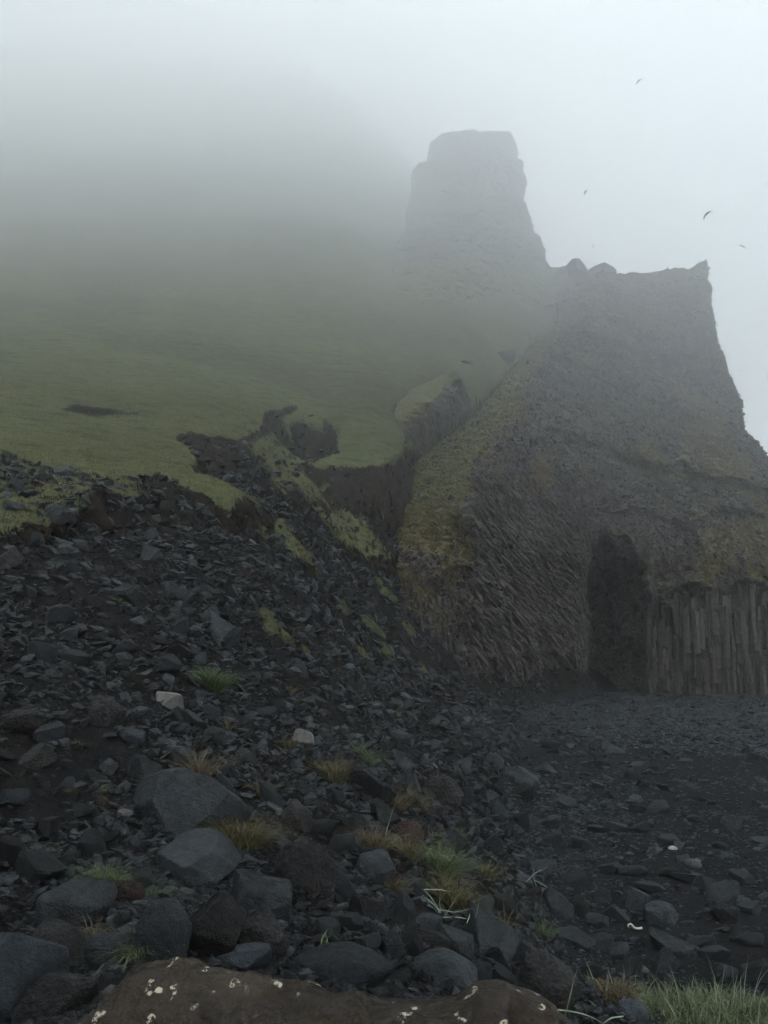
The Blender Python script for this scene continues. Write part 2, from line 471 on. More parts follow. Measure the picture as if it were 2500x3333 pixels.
def terrain_eval(a, ly):
    y = np.exp(ly); x = a * y
    eU = TU(a, ly); eL = TL(a, ly)
    zU = CAMZ + eU * y; zL = CAMZ + eL * y
    pxU, pyU = proj(x, y, zU)
    wob = 9 * fbm(x * 0.9, y * 0.9, 0, 4, 31) + 5 * fbm(x * 3.5, y * 3.5, 0, 3, 35)
    sd = poly_sd(pxU + wob, pyU + wob * 0.6, MEADOW)
    sd = np.where(y < 13, -50.0, sd)
    wallw = 12 + 50 * sstep(24, 34, y)
    m = np.clip((sd + wallw + 14 * fbm(x * 1.1, y * 1.1, 0, 3, 37)) / (wallw + 4), 0, 1) ** 0.75
    lip = sstep(-2.0, 2.0, sd)
    zlow = np.minimum(zL, zU - 0.15)
    # beach level
    zlow = np.where(y < 80, 0.5 * (zlow + np.sqrt(zlow ** 2 + 0.08)), zlow)
    # meadow detail: terracettes and hummocks
    tn = fbm(x * 0.22, y * 0.5, 0, 4, 3)
    zU2 = zU + 0.35 * tn * np.clip(y / 40, 0.3, 1.2) + 0.15 * fbm(x * 1.0, y * 3.0, 0, 4, 8) * np.clip(y / 30, 0.4, 1)
    zU2 += 0.12 * sstep(0, 25, sd) * 0
    lipround = np.exp(-np.clip(sd, 0, 60) / 10.0)
    zU2 -= 0.15 * lipround
    rough = fbm(x * 1.1, y * 1.1, 0, 5, 12)
    fine = fbm(x * 5, y * 5, 0, 4, 15)
    pxl, pyl = proj(x, y, zlow)
    sandw = sstep(0.75, 0.28, zlow) * (y > 7)
    amp = (1 - sandw * 0.85)
    zlow2 = zlow + amp * (0.09 * rough * np.clip(y / 8, .6, 2.5) + 0.035 * fine) + sandw * 0.02 * fbm(x * .6, y * .6, 0, 3, 77)
    # near turf patch: mossy rim above the scree
    nt = sstep(-6, 6, poly_sd(pxl + wob, pyl + wob * .5, NEAR_TURF)) * (y > 9) * (y < 24)
    zlow2 += 0.30 * nt * (0.7 + 0.5 * rough)
    bk = sstep(-8, 14, poly_sd(pxl + wob, pyl + wob * .5, BANK)) * (y > 12) * (y < 26)
    zlow2 -= bk * (0.38 + 0.2 * rough)
    gg = np.zeros_like(y)
    for P in GULLY_GRASS:
        gg = np.maximum(gg, sstep(-14, 14, poly_sd(pxl + wob, pyl + wob, P)))
    gg *= (y > 20) * sstep(-0.35, 0.15, fbm(x * .45, y * .45, 0, 3, 91) + 0.15)
    zlow2 += 0.45 * gg * (0.8 + 0.4 * fine)
    z = m * zU2 + (1 - m) * zlow2
    # sea side: the hill ends behind the headland
    cl = [(-3, 300), (4, 240), (8, 180), (13, 130), (17, 110), (24, 96), (24, 90), (22, 78), (16, 68), (15, 60), (15, 57), (400, 57), (400, 300)]
    sdw = poly_sd(x, y, cl)
    z = np.where(y > 55, z * sstep(5.0, 0.0, sdw) + 0.05, z)
    grass = np.where(lip > 0.5, np.clip(0.75 + 0.3 * tn, 0.55, 1.0), 0.0)
    pb = sstep(-10, 10, poly_sd(pxU + wob, pyU + wob * .4, BARE))
    grass = grass - 0.6 * pb * (lip > .5)
    grass = np.maximum(grass, (1 - lip) * nt * (0.44 + 0.6 * fbm(x * 1.6, y * 1.6, 0, 4, 55)))
    grass = np.maximum(grass, (1 - lip) * gg * 0.62)
    scar = np.maximum((1 - lip) * sstep(-75, -25, sd) * (y > 15), bk * (1 - lip))
    grass = grass - bk * (1 - m)
    return z, grass, sandw * (1 - m), scar, lip, sd


ACENT = np.linspace(-0.56, 0.56, 860)
ACOLS = np.concatenate([np.linspace(-1.5, -0.57, 60), ACENT, np.linspace(0.57, 1.9, 70)])
LROWS = np.concatenate([np.linspace(math.log(1.3), math.log(15), 370, endpoint=False), np.linspace(math.log(15), math.log(56), 440, endpoint=False), np.linspace(math.log(56), math.log(250), 130)])
GA, GL = np.meshgrid(ACOLS, LROWS)
GZ, GG, GS, GE, GM, GSD = terrain_eval(GA, GL)
GY = np.exp(GL); GX = GA * GY
# steep faces below turf are bare earth
dzl = np.abs(np.gradient(GZ, axis=0)) / (np.gradient(GY, axis=0))
dza = np.abs(np.gradient(GZ, axis=1)) / (np.gradient(GX, axis=1))
steep = sstep(1.7, 3.2, np.hypot(dzl, dza))
GG = GG - 0.9 * steep * (GM < 0.9) * (GY > 10) * (GY < 75)
earth = np.clip(GE * 0.5 + steep * (GY > 10), 0, 1)

jx = fbm(GX * 1.3, GY * 1.3, GZ * 1.6, 4, 611); jy = fbm(GX * 1.3, GY * 1.3, GZ * 1.6 + 40, 4, 617)
jm = steep * (GY > 12) * (GY < 80)
tm = make_mesh("hillside", np.stack([GX + .55 * jx * jm, GY + .8 * jy * jm, GZ + .25 * fbm(GX * 2.2, GY * 2.2, GZ * 2.2, 4, 619) * jm], -1).reshape(-1, 3), grid_faces(*GX.shape), True,
               {"grass": ('POINT', GG), "sand": ('POINT', GS), "earth": ('POINT', earth)})
link("hillside", tm, M_TERRAIN, kind="structure")


def H(x, y):
    """terrain height lookup"""
    x = np.asarray(x, float); y = np.asarray(y, float)
    a = x / y; l = np.log(y)
    fc = np.interp(a, ACOLS, np.arange(len(ACOLS))); fr = np.interp(l, LROWS, np.arange(len(LROWS)))
    c0 = np.clip(fc.astype(int), 0, len(ACOLS) - 2); r0 = np.clip(fr.astype(int), 0, len(LROWS) - 2)
    u = fc - c0; v = fr - r0
    return (GZ[r0, c0] * (1 - u) * (1 - v) + GZ[r0, c0 + 1] * u * (1 - v) + GZ[r0 + 1, c0] * (1 - u) * v + GZ[r0 + 1, c0 + 1] * u * v)


def Hgrid(arr, x, y):
    a = np.asarray(x) / y
    fc = np.rint(np.interp(a, ACOLS, np.arange(len(ACOLS)))).astype(int)
    fr = np.rint(np.interp(np.log(y), LROWS, np.arange(len(LROWS)))).astype(int)
    return arr[fr, fc]


def hit(px, py):
    """where the sight line through a point of the frame meets the ground"""
    ys = np.exp(np.linspace(math.log(2.0), math.log(240), 3000))
    x, z = unproj(px, py, ys)
    h = H(x, ys)
    k = np.argmax(z < h)
    return float(x[k]), float(ys[k]), float(h[k])


def normal_at(x, y, e=0.15):
    e = max(e, 0.01 * y)
    n = Vector((float(H(x - e, y) - H(x + e, y)) / (2 * e), float(H(x, y - e) - H(x, y + e)) / (2 * e), 1.0))
    return n.normalized()


# far flat shore under everything
me = make_mesh("beach", [(-3000, -200, -0.35), (3000, -200, -0.35), (3000, 5000, -0.35), (-3000, 5000, -0.35)], [(0, 1, 2, 3)], True,
               {"grass": ('POINT', [0] * 4), "sand": ('POINT', [1] * 4), "earth": ('POINT', [0] * 4)})
link("beach", me, M_TERRAIN, kind="structure")


# ------------------------------------------------------------------ relief bodies: cliff, rock tower, turf-topped block
RELIEF = {}


def relief(name, left, right, top, y_top, y_bot, depth_pts, nr, nc, thick, detail, attrs, roundr=4.0, rp=6, mat=None, topfade=4, **props):
    lt = np.array(left, float); rt = np.array(right, float); tp = np.array(top, float)
    T = TPS([(p[0] / 1000, p[1] / 1000) for p in depth_pts], [p[2] for p in depth_pts], 1e-4)

    def build(nr, nc, front=True):
        v = np.linspace(0, 1, nr)[:, None] * np.ones((1, nc)); s = np.linspace(0, 1, nc)[None, :] * np.ones((nr, 1))
        pyb = y_top + v * (y_bot - y_top)
        pl = np.interp(pyb, lt[:, 1], lt[:, 0]); pr = np.interp(pyb, rt[:, 1], rt[:, 0])
        px = pl + s * (pr - pl)
        py = pyb + (np.interp(px, tp[:, 0], tp[:, 1]) - y_top) * (1 - v) ** topfade
        D = T(px / 1000, py / 1000)
        edge = np.abs(2 * s - 1)
        D = D + roundr * (1 - np.sqrt(np.clip(1 - edge ** rp, 0, 1)))
        x, z = unproj(px, py, D)
        y = D.copy()
        if front:
            dx, dy, dz, at = detail(x, y, z, px, py)
            f = 1 + dy / y
            x = x * f + dx; y = y * f; z = CAMZ + (z - CAMZ) * f + dz
            return x, y, z, at
        y = y + thick * np.sqrt(np.clip(1 - edge ** 4, 0.02, 1))
        return x, y, z, None
    x, y, z, at = build(nr, nc)
    V = np.stack([x, y, z], -1).reshape(-1, 3); F = grid_faces(nr, nc, True)
    bx, by, bz, _ = build(nr // 8, nc // 8, False)
    B = np.stack([bx, by, bz], -1).reshape(-1, 3); FB = grid_faces(nr // 8, nc // 8) + len(V)
    # top cap: front crest to back crest
    k = nc // 8
    fi = np.rint(np.linspace(0, nc - 1, k)).astype(int); bi = np.arange(k) + len(V)
    FC = np.c_[fi[:-1], bi[:-1], bi[1:], fi[1:]]
    fl = np.rint(np.linspace(0, nr - 1, nr // 8)).astype(int)
    bl = np.arange(nr // 8) * k + len(V)
    FL = np.c_[fl[:-1] * nc, fl[1:] * nc, bl[1:], bl[:-1]]
    FR = np.c_[fl[:-1] * nc + nc - 1, bl[:-1] + k - 1, bl[1:] + k - 1, fl[1:] * nc + nc - 1]
    nb = len(B)
    A = {kk: ('POINT', np.concatenate([vv.ravel(), np.full(nb, float(np.mean(vv)))])) for kk, vv in at.items()}
    m = make_mesh(name, np.vstack([V, B]), np.vstack([F, FB, FC, FL, FR]), True, A)
    o = link(name, m, mat, **props)
    RELIEF[name] = (x, y, z, at)
    return o


def columns(c, t, w, seed):
    """basalt column relief: c across the columns, t along them"""
    cw = c / w + 0.35 * fbm(c * .3, t * .05, 0, 2, seed)
    i = np.floor(cw); f = cw - i
    seg = np.floor(t / (w * 3.2) + 7 * _hash(i, i * 0, i * 0, seed + 1))
    off = _hash(i, i * 0, i * 0, seed + 2) * 0.55 + _hash(i, seg, i * 0, seed + 3) * 0.15
    prof = np.minimum(np.sqrt(np.clip(1 - (2 * f - 1) ** 4, 0, 1)), 1.0)
    return off + prof * 0.45


BROWN_ZONES = [
    [(1820, 1010), (1900, 960), (2150, 990), (2260, 1000), (2230, 1100), (2120, 1110), (1960, 1100), (1880, 1060)],
    [(2180, 1240), (2330, 1290), (2420, 1500), (2500, 1560), (2500, 1640), (2350, 1600), (2150, 1580), (1960, 1500), (1900, 1440), (2040, 1420), (2200, 1480), (2230, 1400)],
    [(1740, 1500), (1780, 1480), (1820, 1560), (1760, 1650), (1680, 1680), (1640, 1640), (1660, 1560)],
    [(1790, 860), (2290, 850), (2300, 930), (2150, 940), (1980, 930), (1800, 960)],
    [(2280, 1700), (2500, 1640), (2520, 1900), (2350, 1960), (2200, 1900)],
]
SPUR_GREEN = [(1850, 1020), (1870, 1060), (1760, 1150), (1720, 1230), (1690, 1300), (1640, 1400), (1560, 1480), (1540, 1560), (1500, 1640), (1530, 1740), (1560, 1800), (1640, 1830), (1500, 1840), (1400, 1830), (1280, 1780), (1260, 1650), (1270, 1550), (1400, 1440), (1560, 1300), (1700, 1120)]
SPUR_CORE = [(1640, 1280), (1690, 1300), (1560, 1500), (1480, 1620), (1320, 1640), (1290, 1560), (1420, 1430)]
LIGHT_SPOTS = [((1905, 2215), 22, 45), ((1745, 2095), 16, 25), ((1590, 2180), 50, 25), ((1800, 2270), 60, 22)]
CAVE = [(1904, 2400), (1900, 2200), (1897, 2050), (1901, 1870), (1912, 1780), (1940, 1735), (1972, 1742), (2004, 1790), (2060, 1822), (2092, 1870), (2104, 1940), (2118, 2010), (2104, 2100), (2098, 2250), (2100, 2400)]


def line_sd(px, py, pts):
    """distance to a polyline, positive on its lower side"""
    pts = np.array(pts, float); best = np.full(np.shape(px), 1e9); sg = np.ones(np.shape(px))
    for (x1, y1), (x2, y2) in zip(pts[:-1], pts[1:]):
        ex, ey = x2 - x1, y2 - y1
        t_ = np.clip(((px - x1) * ex + (py - y1) * ey) / (ex * ex + ey * ey), 0, 1)
        d = np.hypot(px - x1 - t_ * ex, py - y1 - t_ * ey)
        c = ex * (py - y1) - ey * (px - x1)
        up = d < best
        best = np.where(up, d, best); sg = np.where(up, np.sign(c), sg)
    return best * sg


LEDGES = [([(1960, 1440), (2050, 1480), (2150, 1515), (2250, 1530), (2420, 1560), (2560, 1610)], 1.5, 60),
          ([(2080, 2000), (2130, 1955), (2200, 1915), (2260, 1905), (2340, 1940), (2430, 1900), (2560, 1930)], 0.9, 45),
          ([(1965, 1725), (2040, 1755), (2110, 1835), (2090, 1880), (2130, 1950), (2200, 2010), (2230, 2050)], 1.3, 45),
          ([(1830, 1040), (1900, 985), (1990, 1040), (2070, 1095), (2180, 1105), (2260, 1080)], 1.3, 70),
          ([(1730, 1180), (1800, 1140), (1900, 1180), (2000, 1260), (2100, 1240), (2230, 1260)], 0.9, 60),
          ([(1700, 1440), (1800, 1400), (1900, 1430), (1960, 1440)], 1.0, 50),
          ([(1990, 1660), (2100, 1640), (2240, 1700), (2400, 1660), (2560, 1700)], 0.9, 50),
          ([(1460, 2150), (1560, 2120), (1640, 2150), (1760, 2110), (1880, 2190)], 1.0, 45),
          ([(1400, 1880), (1500, 1850), (1570, 1860)], 0.7, 40)]


def headland_detail(x, y, z, px, py):
    big = fbm(x * .13, y * .05, z * .13, 4, 5)
    med = fbm(x * .55, z * .55, y * .2, 5, 21, ridged=True)
    fin = fbm(x * 2.2, z * 2.2, y, 4, 41, ridged=True)
    # zone weights
    pxw = px + 25 * fbm(x * .4, z * .4, 0, 3, 60); pyw = py + 25 * fbm(x * .4, z * .4, 5, 3, 61)
    spur = sstep(-30, 45, poly_sd(pxw, pyw, SPUR_GREEN)) * (0.55 + 0.45 * sstep(1960, 1650, pyw + 60 * big))
    core = sstep(-40, 40, poly_sd(pxw, pyw, SPUR_CORE))
    br = np.zeros_like(x)
    for P in BROWN_ZONES:
        br = np.maximum(br, sstep(-30, 35, poly_sd(pxw, pyw, P)))
    vert = sstep(2010, 2090, pxw) * sstep(1890, 2060, pyw + 60 * fbm(x * .5, z * .2, 3, 3, 64))
    diag = sstep(1480, 1560, pxw) * sstep(1930, 1880, pxw) * sstep(1500, 1700, pyw) * sstep(2240, 2150, pyw) * (1 - spur)
    foot = sstep(2080, 2160, pyw) * sstep(1930, 1890, px)
    lowl = sstep(1820, 1880, pyw) * sstep(1640, 1560, pxw)
    upv = sstep(1500, 1700, pyw) * sstep(1960, 2050, pxw) * (1 - vert)
    cx = columns(x, z, 0.62, 3)
    c, s = math.cos(math.radians(-57)), math.sin(math.radians(-57))
    dcol = columns(-x * s + z * c, x * c + z * s, 0.42, 9)
    bend = np.radians(95 + 50 * fbm(x * .15, z * .15, 0, 2, 88))
    fcol = columns(-x * np.sin(bend) + z * np.cos(bend), x * np.cos(bend) + z * np.sin(bend), 0.5, 14)
    dy = 2.0 * big - 1.1 * (1 - spur) * fbm(x * .30, z * .16, 3, 4, 15, ridged=True) * sstep(2150, 1950, py)
    rough = 1 - 0.75 * spur
    dy -= rough * (0.55 * med + 0.22 * fin)
    dy -= vert * (1.25 * cx - .7)
    dy -= 0.6 * upv * (columns(x, z, 0.8, 33) - .5)
    dy -= diag * (0.85 * dcol - .4)
    dy -= np.maximum(foot, lowl) * (0.65 * fcol - .3)
    # ledge above the columns on the right, overhang lip
    led = fbm(x * .35, z * .1, 0, 3, 70)
    dy += 0.7 * sstep(1900, 2010, py + 70 * led) * sstep(2010, 2120, px)
    # hummocky grass on the spur
    hum = fbm(x * 1.3, z * 3.0, y * .9, 4, 51, gain=.6)
    dy -= spur * 0.60 * hum
    # rills and hollows of the upper face
    dy += 1.3 * sstep(.1, .6, fbm(x * .25, z * .12, 0, 3, 66)) * sstep(1650, 1450, py) * (1 - spur)
    for pts, amp_, wd_ in LEDGES:
        d_ = line_sd(px + 34 * fbm(x * .5, z * .5, 2, 4, 411), py + 34 * fbm(x * .5, z * .5, 7, 4, 412), pts)
        ends = sstep(-60, 60, px - pts[0][0]) * sstep(-60, 60, pts[-1][0] - px)
        dy += ends * amp_ * np.where(d_ > 0, np.exp(-d_ / wd_) * sstep(-4, 18, d_), -.55 * np.exp(d_ / wd_))
        br = np.maximum(br, .55 * ends * np.where(d_ < 0, np.exp(d_ / (wd_ * .8)), 0))
    rdg = np.abs(line_sd(pxw, pyw, [(1700, 1290), (1610, 1470), (1530, 1600), (1505, 1670), (1560, 1800), (1640, 1960), (1720, 2120)]))
    dy -= 1.5 * np.exp(-rdg / 55)
    # foot boulders jut out
    dy -= 1.0 * foot * sstep(0, .6, fbm(x * .5, z * .7, 0, 3, 90))
    # the cave
    wq = 14 * fbm(x * .8, z * .8, 0, 4, 71)
    sdc = poly_sd(px + wq, py + wq, CAVE)
    cave = sstep(-6, 16, sdc)
    deep = sstep(0, 90, sdc)
    dy += sstep(-2, 5, sdc) * (1.0 + 10.5 * sstep(2112, 1950, px + 2 * wq) * (0.75 + .25 * deep)) + 0 * cave
    # recess under the arch on the right of the cave
    rec = sstep(-20, 50, poly_sd(px + wq, py + wq, [(2090, 1900), (2180, 1990), (2200, 2060), (2130, 2080), (2090, 2260), (2050, 2260), (2050, 1900)]))
    dy += 1.8 * rec
    dx = 0.45 * fbm(x * .8, z * .8, 9, 4, 101) + 0.15 * fin
    dz = 0.35 * fbm(x * .8, z * .8, 19, 4, 111) + 0.1 * fin
    dx *= (1 - .6 * spur); dz *= (1 - .6 * spur)
    lo = sstep(1350, 1500, py) * sstep(1760, 1600, py) * sstep(1900, 2000, px)
    grass = np.clip(0.50 - .26 * sstep(1750, 1980, py) + 0.42 * br + 0.44 * spur + 0.30 * core + 0.12 * hum, 0, 1) + .36 * lowl * sstep(2150, 1900, py) - 0.34 * diag * (1 - br) - 0.4 * vert - .5 * cave - .35 * foot
    grass -= 0.35 * sstep(0.15, .5, med) * (1 - spur)
    grass -= 0.25 * sstep(1180, 1350, py) * sstep(1800, 1700, py) * sstep(1700, 1760, px) * (1 - br)
    green = np.clip(spur * (0.35 + 0.65 * core) + 0.25 * sstep(1750, 1850, py) * sstep(2100, 2300, px), 0, 1)
    light = np.zeros_like(x)
    for (qx, qy), rx, ry in LIGHT_SPOTS:
        light = np.maximum(light, np.exp(-(((px - qx) / rx) ** 2 + ((py - qy) / ry) ** 2)))
    return dx, dy, dz, {"grass": grass, "green": green, "light": light, "diag": np.maximum(diag, .8 * np.maximum(foot, lowl) * .6), "vert": vert * (1 - cave)}


relief("headland",
       left=[(1786, 848), (1786, 880), (1790, 960), (1830, 1010), (1800, 1060), (1700, 1150), (1630, 1240), (1560, 1330), (1480, 1400), (1400, 1452), (1335, 1520), (1310, 1570), (1290, 1700), (1285, 1850), (1320, 2000), (1400, 2130), (1500, 2240), (1600, 2330), (1640, 2420)],
       right=[(2298, 848), (2304, 900), (2312, 980), (2322, 1060), (2345, 1140), (2368, 1200), (2400, 1270), (2414, 1340), (2428, 1400), (2470, 1450), (2510, 1490), (2650, 1620), (2750, 1900), (2800, 2420)],
       top=[(1780, 868), (1850, 868), (1925, 886), (2010, 891), (2090, 893), (2140, 886), (2225, 873), (2238, 880), (2262, 866), (2285, 850), (2300, 848), (2320, 850)],
       y_top=848, y_bot=2420,
       depth_pts=[(1786, 860, 101), (1786, 930, 98), (1900, 880, 91), (2100, 890, 90), (2290, 855, 88), (1790, 1000, 90), (2000, 1000, 82), (2280, 1000, 83), (1830, 1050, 78), (1750, 1130, 72), (1640, 1260, 62), (1560, 1345, 57.5), (1480, 1430, 53.5),
                  (1400, 1470, 51.5), (1335, 1540, 48.5), (1300, 1700, 43), (1295, 1850, 39.5), (1340, 2000, 36.5), (1440, 2150, 40.5), (1560, 2260, 46.5), (1700, 2295, 52), (1900, 2262, 57), (2050, 2255, 61), (2300, 2258, 60.5), (2500, 2255, 60), (2700, 2260, 60),
                  (1500, 1600, 46.5), (1480, 1800, 43), (1560, 1900, 45.5), (1540, 2050, 45), (1650, 1450, 53), (1700, 1700, 52), (1750, 1300, 63), (1850, 1200, 71), (1870, 1700, 56.5), (1850, 1950, 56), (2000, 1700, 60), (2000, 1400, 67), (2050, 1200, 74),
                  (2250, 1250, 76), (2350, 1450, 70), (2300, 1700, 64), (2500, 1700, 65), (2450, 1950, 61.5), (2200, 1950, 61), (1700, 2420, 51), (2300, 2420, 59.5), (2700, 2000, 64)],
       nr=640, nc=600, thick=22, detail=headland_detail, attrs=None, roundr=1.5, rp=14, mat=M_CLIFF, kind="structure")


def tower_detail(x, y, z, px, py):
    big = fbm(x * .10, y * .05, z * .10, 4, 205)
    med = fbm(x * .4, z * .3, y * .2, 5, 221, ridged=True)
    fin = fbm(x * 1.5, z * 1.5, y, 3, 241, ridged=True)
    led = fbm(x * .05, z * .35, 0, 3, 250)
    blk = np.round(2.5 * fbm(x * .35, z * .3, y * .1, 3, 255)) / 2.5
    med = med + .8 * blk
    dy = 2.5 * big - .7 * med - .5 * fin 
    dx = 0.8 * fbm(x * .7, z * .7, 9, 5, 261, gain=.65) + .35 * fin + .7 * blk
    dz = 0.5 * fbm(x * .8, z * .8, 19, 4, 271, gain=.65)
    g = np.clip(0.25 + 0.6 * sstep(780, 920, py) + .2 * big, 0, 1)
    return dx, dy, dz, {"grass": g, "green": sstep(780, 900, py), "light": 0 * x}


relief("rock_tower",
       left=[(1448, 424), (1430, 431), (1408, 442), (1394, 452), (1392, 500), (1384, 510), (1358, 518), (1350, 526), (1344, 545), (1344, 610), (1330, 640), (1322, 720), (1290, 820), (1230, 900), (1180, 1000)],
       right=[(1652, 424), (1664, 433), (1668, 444), (1680, 466), (1677, 504), (1682, 511), (1697, 515), (1697, 532), (1706, 560), (1713, 590), (1708, 620), (1699, 640), (1706, 662), (1717, 680), (1721, 712), (1729, 742), (1750, 766), (1758, 790), (1773, 808), (1784, 855), (1800, 900), (1830, 1000)],
       top=[(1380, 450), (1450, 431), (1480, 426), (1540, 423), (1560, 427), (1600, 424), (1650, 428), (1690, 440)],
       y_top=424, y_bot=1000,
       depth_pts=[(1400, 450, 106), (1650, 430, 106), (1540, 430, 103), (1350, 650, 100), (1540, 650, 98), (1710, 650, 102), (1300, 850, 84), (1540, 850, 85), (1790, 860, 96), (1200, 1000, 74), (1540, 1000, 79), (1830, 1000, 88), (1500, 940, 78)],
       nr=300, nc=260, thick=16, detail=tower_detail, attrs=None, roundr=7, rp=5, mat=M_CLIFF,
       label="flat-topped rock tower looming in fog on the ridge", category="rock formation")


def block_detail(x, y, z, px, py):
    topside = sstep(18, -12, poly_sd(px, py, [(1292, 1400), (1400, 1310), (1500, 1228), (1560, 1300), (1560, 1400), (1430, 1500), (1335, 1600), (1240, 1600), (1285, 1440)]))
    med = fbm(x * .7, z * .7, y * .3, 4, 321, ridged=True)
    hum = fbm(x * 1.1, z * 2.6, y * .7, 3, 351)
    dy = 0.4 * fbm(x * .3, z * .3, 0, 3, 300) - (0.35 * med + 0.15 * fbm(x * 2, z * 2, 0, 3, 330)) * (1 - .6 * topside) - .3 * topside * hum
    dy += 0.3 * (1 - topside)
    return 0.15 * hum, dy, 0.15 * fbm(x, z, 3, 3, 340), {"grass": np.clip(0.26 + .34 * topside, 0, 1), "green": 0.6 + .3 * topside, "light": 0 * x}


relief("turf_topped_block",
       left=[(1440, 1205), (1400, 1230), (1340, 1262), (1295, 1310), (1270, 1370), (1275, 1440), (1288, 1520), (1300, 1600)],
       right=[(1490, 1205), (1508, 1222), (1520, 1262), (1533, 1300), (1545, 1330), (1500, 1390), (1400, 1480), (1340, 1560)],
       top=[(1200, 1215), (1440, 1218), (1480, 1208), (1505, 1216), (1560, 1225)],
       y_top=1205, y_bot=1590,
       depth_pts=[(1290, 1400, 47.5), (1400, 1310, 50), (1500, 1226, 53.5), (1275, 1350, 49), (1370, 1255, 53), (1460, 1212, 56.5), (1310, 1500, 50), (1430, 1420, 53.5), (1540, 1315, 57.5), (1330, 1590, 50.5)],
       nr=160, nc=130, thick=5, detail=block_detail, attrs=None, roundr=1.5, rp=6, mat=M_CLIFF,
       label="tilted turf-topped block with bare dark side above gully", category="rock outcrop")

# ------------------------------------------------------------------ rocks
_ico = {}


def ico(level):
    if level not in _ico:
        bm = bmesh.new(); bmesh.ops.create_icosphere(bm, subdivisions=level, radius=1.0)
        v = np.array([p.co[:] for p in bm.verts]); f = np.array([[q.index for q in p.verts] for p in bm.faces])
        bm.free(); _ico[level] = (v, f)
    return _ico[level]


def rock_mesh(name, seed, level, style='angular', dims=(1, 1, 1)):
    """convex block cut by random fracture planes, then worn and chipped; half extents = dims"""
    r = np.random.default_rng(seed)
    v, f = ico(level); v = v.copy()
    v = v + 0.0
    npl = {'angular': 9, 'slab': 9, 'round': 26, 'lava': 20, 'pebble': 40}[style]
    N = r.normal(size=(npl, 3)); N /= np.linalg.norm(N, axis=1)[:, None]
    D = r.uniform(0.52, 0.86, npl) if style in ('angular', 'slab') else r.uniform(0.72, 0.9, npl)
    if style == 'slab':
        N = np.vstack([N, [[0.05, 0.03, 1], [0, 0.04, -1]]]); D = np.r_[D, .42, .42]
    dots = v @ N.T
    q = np.where(dots > 1e-3, D[None, :] / np.maximum(dots, 1e-3), 9.0)
    q.sort(axis=1)
    # soft minimum keeps slightly worn edges
    k = {'angular': 150, 'slab': 150, 'round': 22, 'lava': 16, 'pebble': 7}[style]
    rad = np.minimum(-np.log(np.exp(-k * q[:, :4]).sum(1)) / k, 1.25)
    if style == 'pebble':
        rad = 0.85 + 0.15 * rad
    p = v * rad[:, None]
    if style != 'pebble':
        for _ in range(5 if style in ('angular', 'slab') else 9):
            nn = r.normal(size=3); nn /= np.linalg.norm(nn)
            dd = p @ nn; h = dd.max() * r.uniform(.86, .96)
            p = p - np.clip(dd - h, 0, None)[:, None] * nn[None] * (1.0 if style in ('angular', 'slab') else .8)
    x, y, z = p.T
    so = seed % 97
    if style == 'lava':
        d = 0.10 * fbm(x * 2 + so, y * 2, z * 2, 3, seed) + 0.075 * fbm(x * 7 + so, y * 7, z * 7, 4, seed + 5, ridged=True) + (0.02 * fbm(x * 24, y * 24, z * 24, 3, seed + 8) if level > 4 else 0)
    elif style == 'pebble':
        d = 0.03 * fbm(x * 2 + so, y * 2, z * 2, 2, seed)
    elif style == 'round':
        d = 0.08 * fbm(x * 1.8 + so, y * 1.8, z * 1.8, 3, seed) + 0.03 * fbm(x * 8 + so, y * 8, z * 8, 4, seed + 5)
    else:
        # stepped fracture surfaces
        n = fbm(x * 1.7 + so, y * 1.7, z * 1.7, 3, seed)
        st = np.floor(n * 5 + .5) / 5
        d = 0.07 * (0.5 * n + 0.5 * st) + 0.028 * fbm(x * 7 + so, y * 7, z * 3, 4, seed + 5, ridged=True) + (0.012 * fbm(x * 22, y * 22, z * 14, 3, seed + 8) if level > 4 else 0)
    p = p * (1 + d)[:, None]
    ext = (p.max(0) - p.min(0)) / 2
    p = (p - (p.max(0) + p.min(0)) / 2) / ext * np.array(dims)
    return make_mesh(name, p, f, level >= 6)


ROCKS = []          # (px, py, x, y, z, size) of every single rock, for spacing and labels


def place_rock(px, py, w, h, style, mat, label, tilt=(0, 0, 0), level=5, seed=None, thickf=None, sink=0.25, name="rock", group=None, yover=None, cat="rock"):
    seed = seed if seed is not None else int(px * 7 + py * 13)
    x, y, z = hit(px, py + h * 0.30)
    if yover: y = yover; x, z = unproj(px, py + h * .3, y); z = float(z); x = float(x)
    dist = math.hypot(y, z - CAMZ)
    sx = w / FPX * dist / 2; sz = h / FPX * dist / 2
    sy = thickf * sx if thickf else (sx * 0.8 if style != 'slab' else sx * 0.9)
    me_ = rock_mesh(name, seed, level, style, (sx, sy, sz if style != 'slab' or tilt != (0, 0, 0) else sz * .8))
    if yover:
        X, Z = unproj(px, py, y)
        loc = (float(X), y + sy * .4, float(Z))
    else:
        X, Z = unproj(px, py, y)
        loc = (float(X), y + sy * .25, float(Z) - sz * sink * .5)
    o = link(name, me_, mat, loc, label=label, category=cat, group=group)
    o.rotation_euler = Euler([math.radians(t) for t in tilt])
    ROCKS.append((px, py, loc[0], loc[1], loc[2], max(w, h)))
    return o


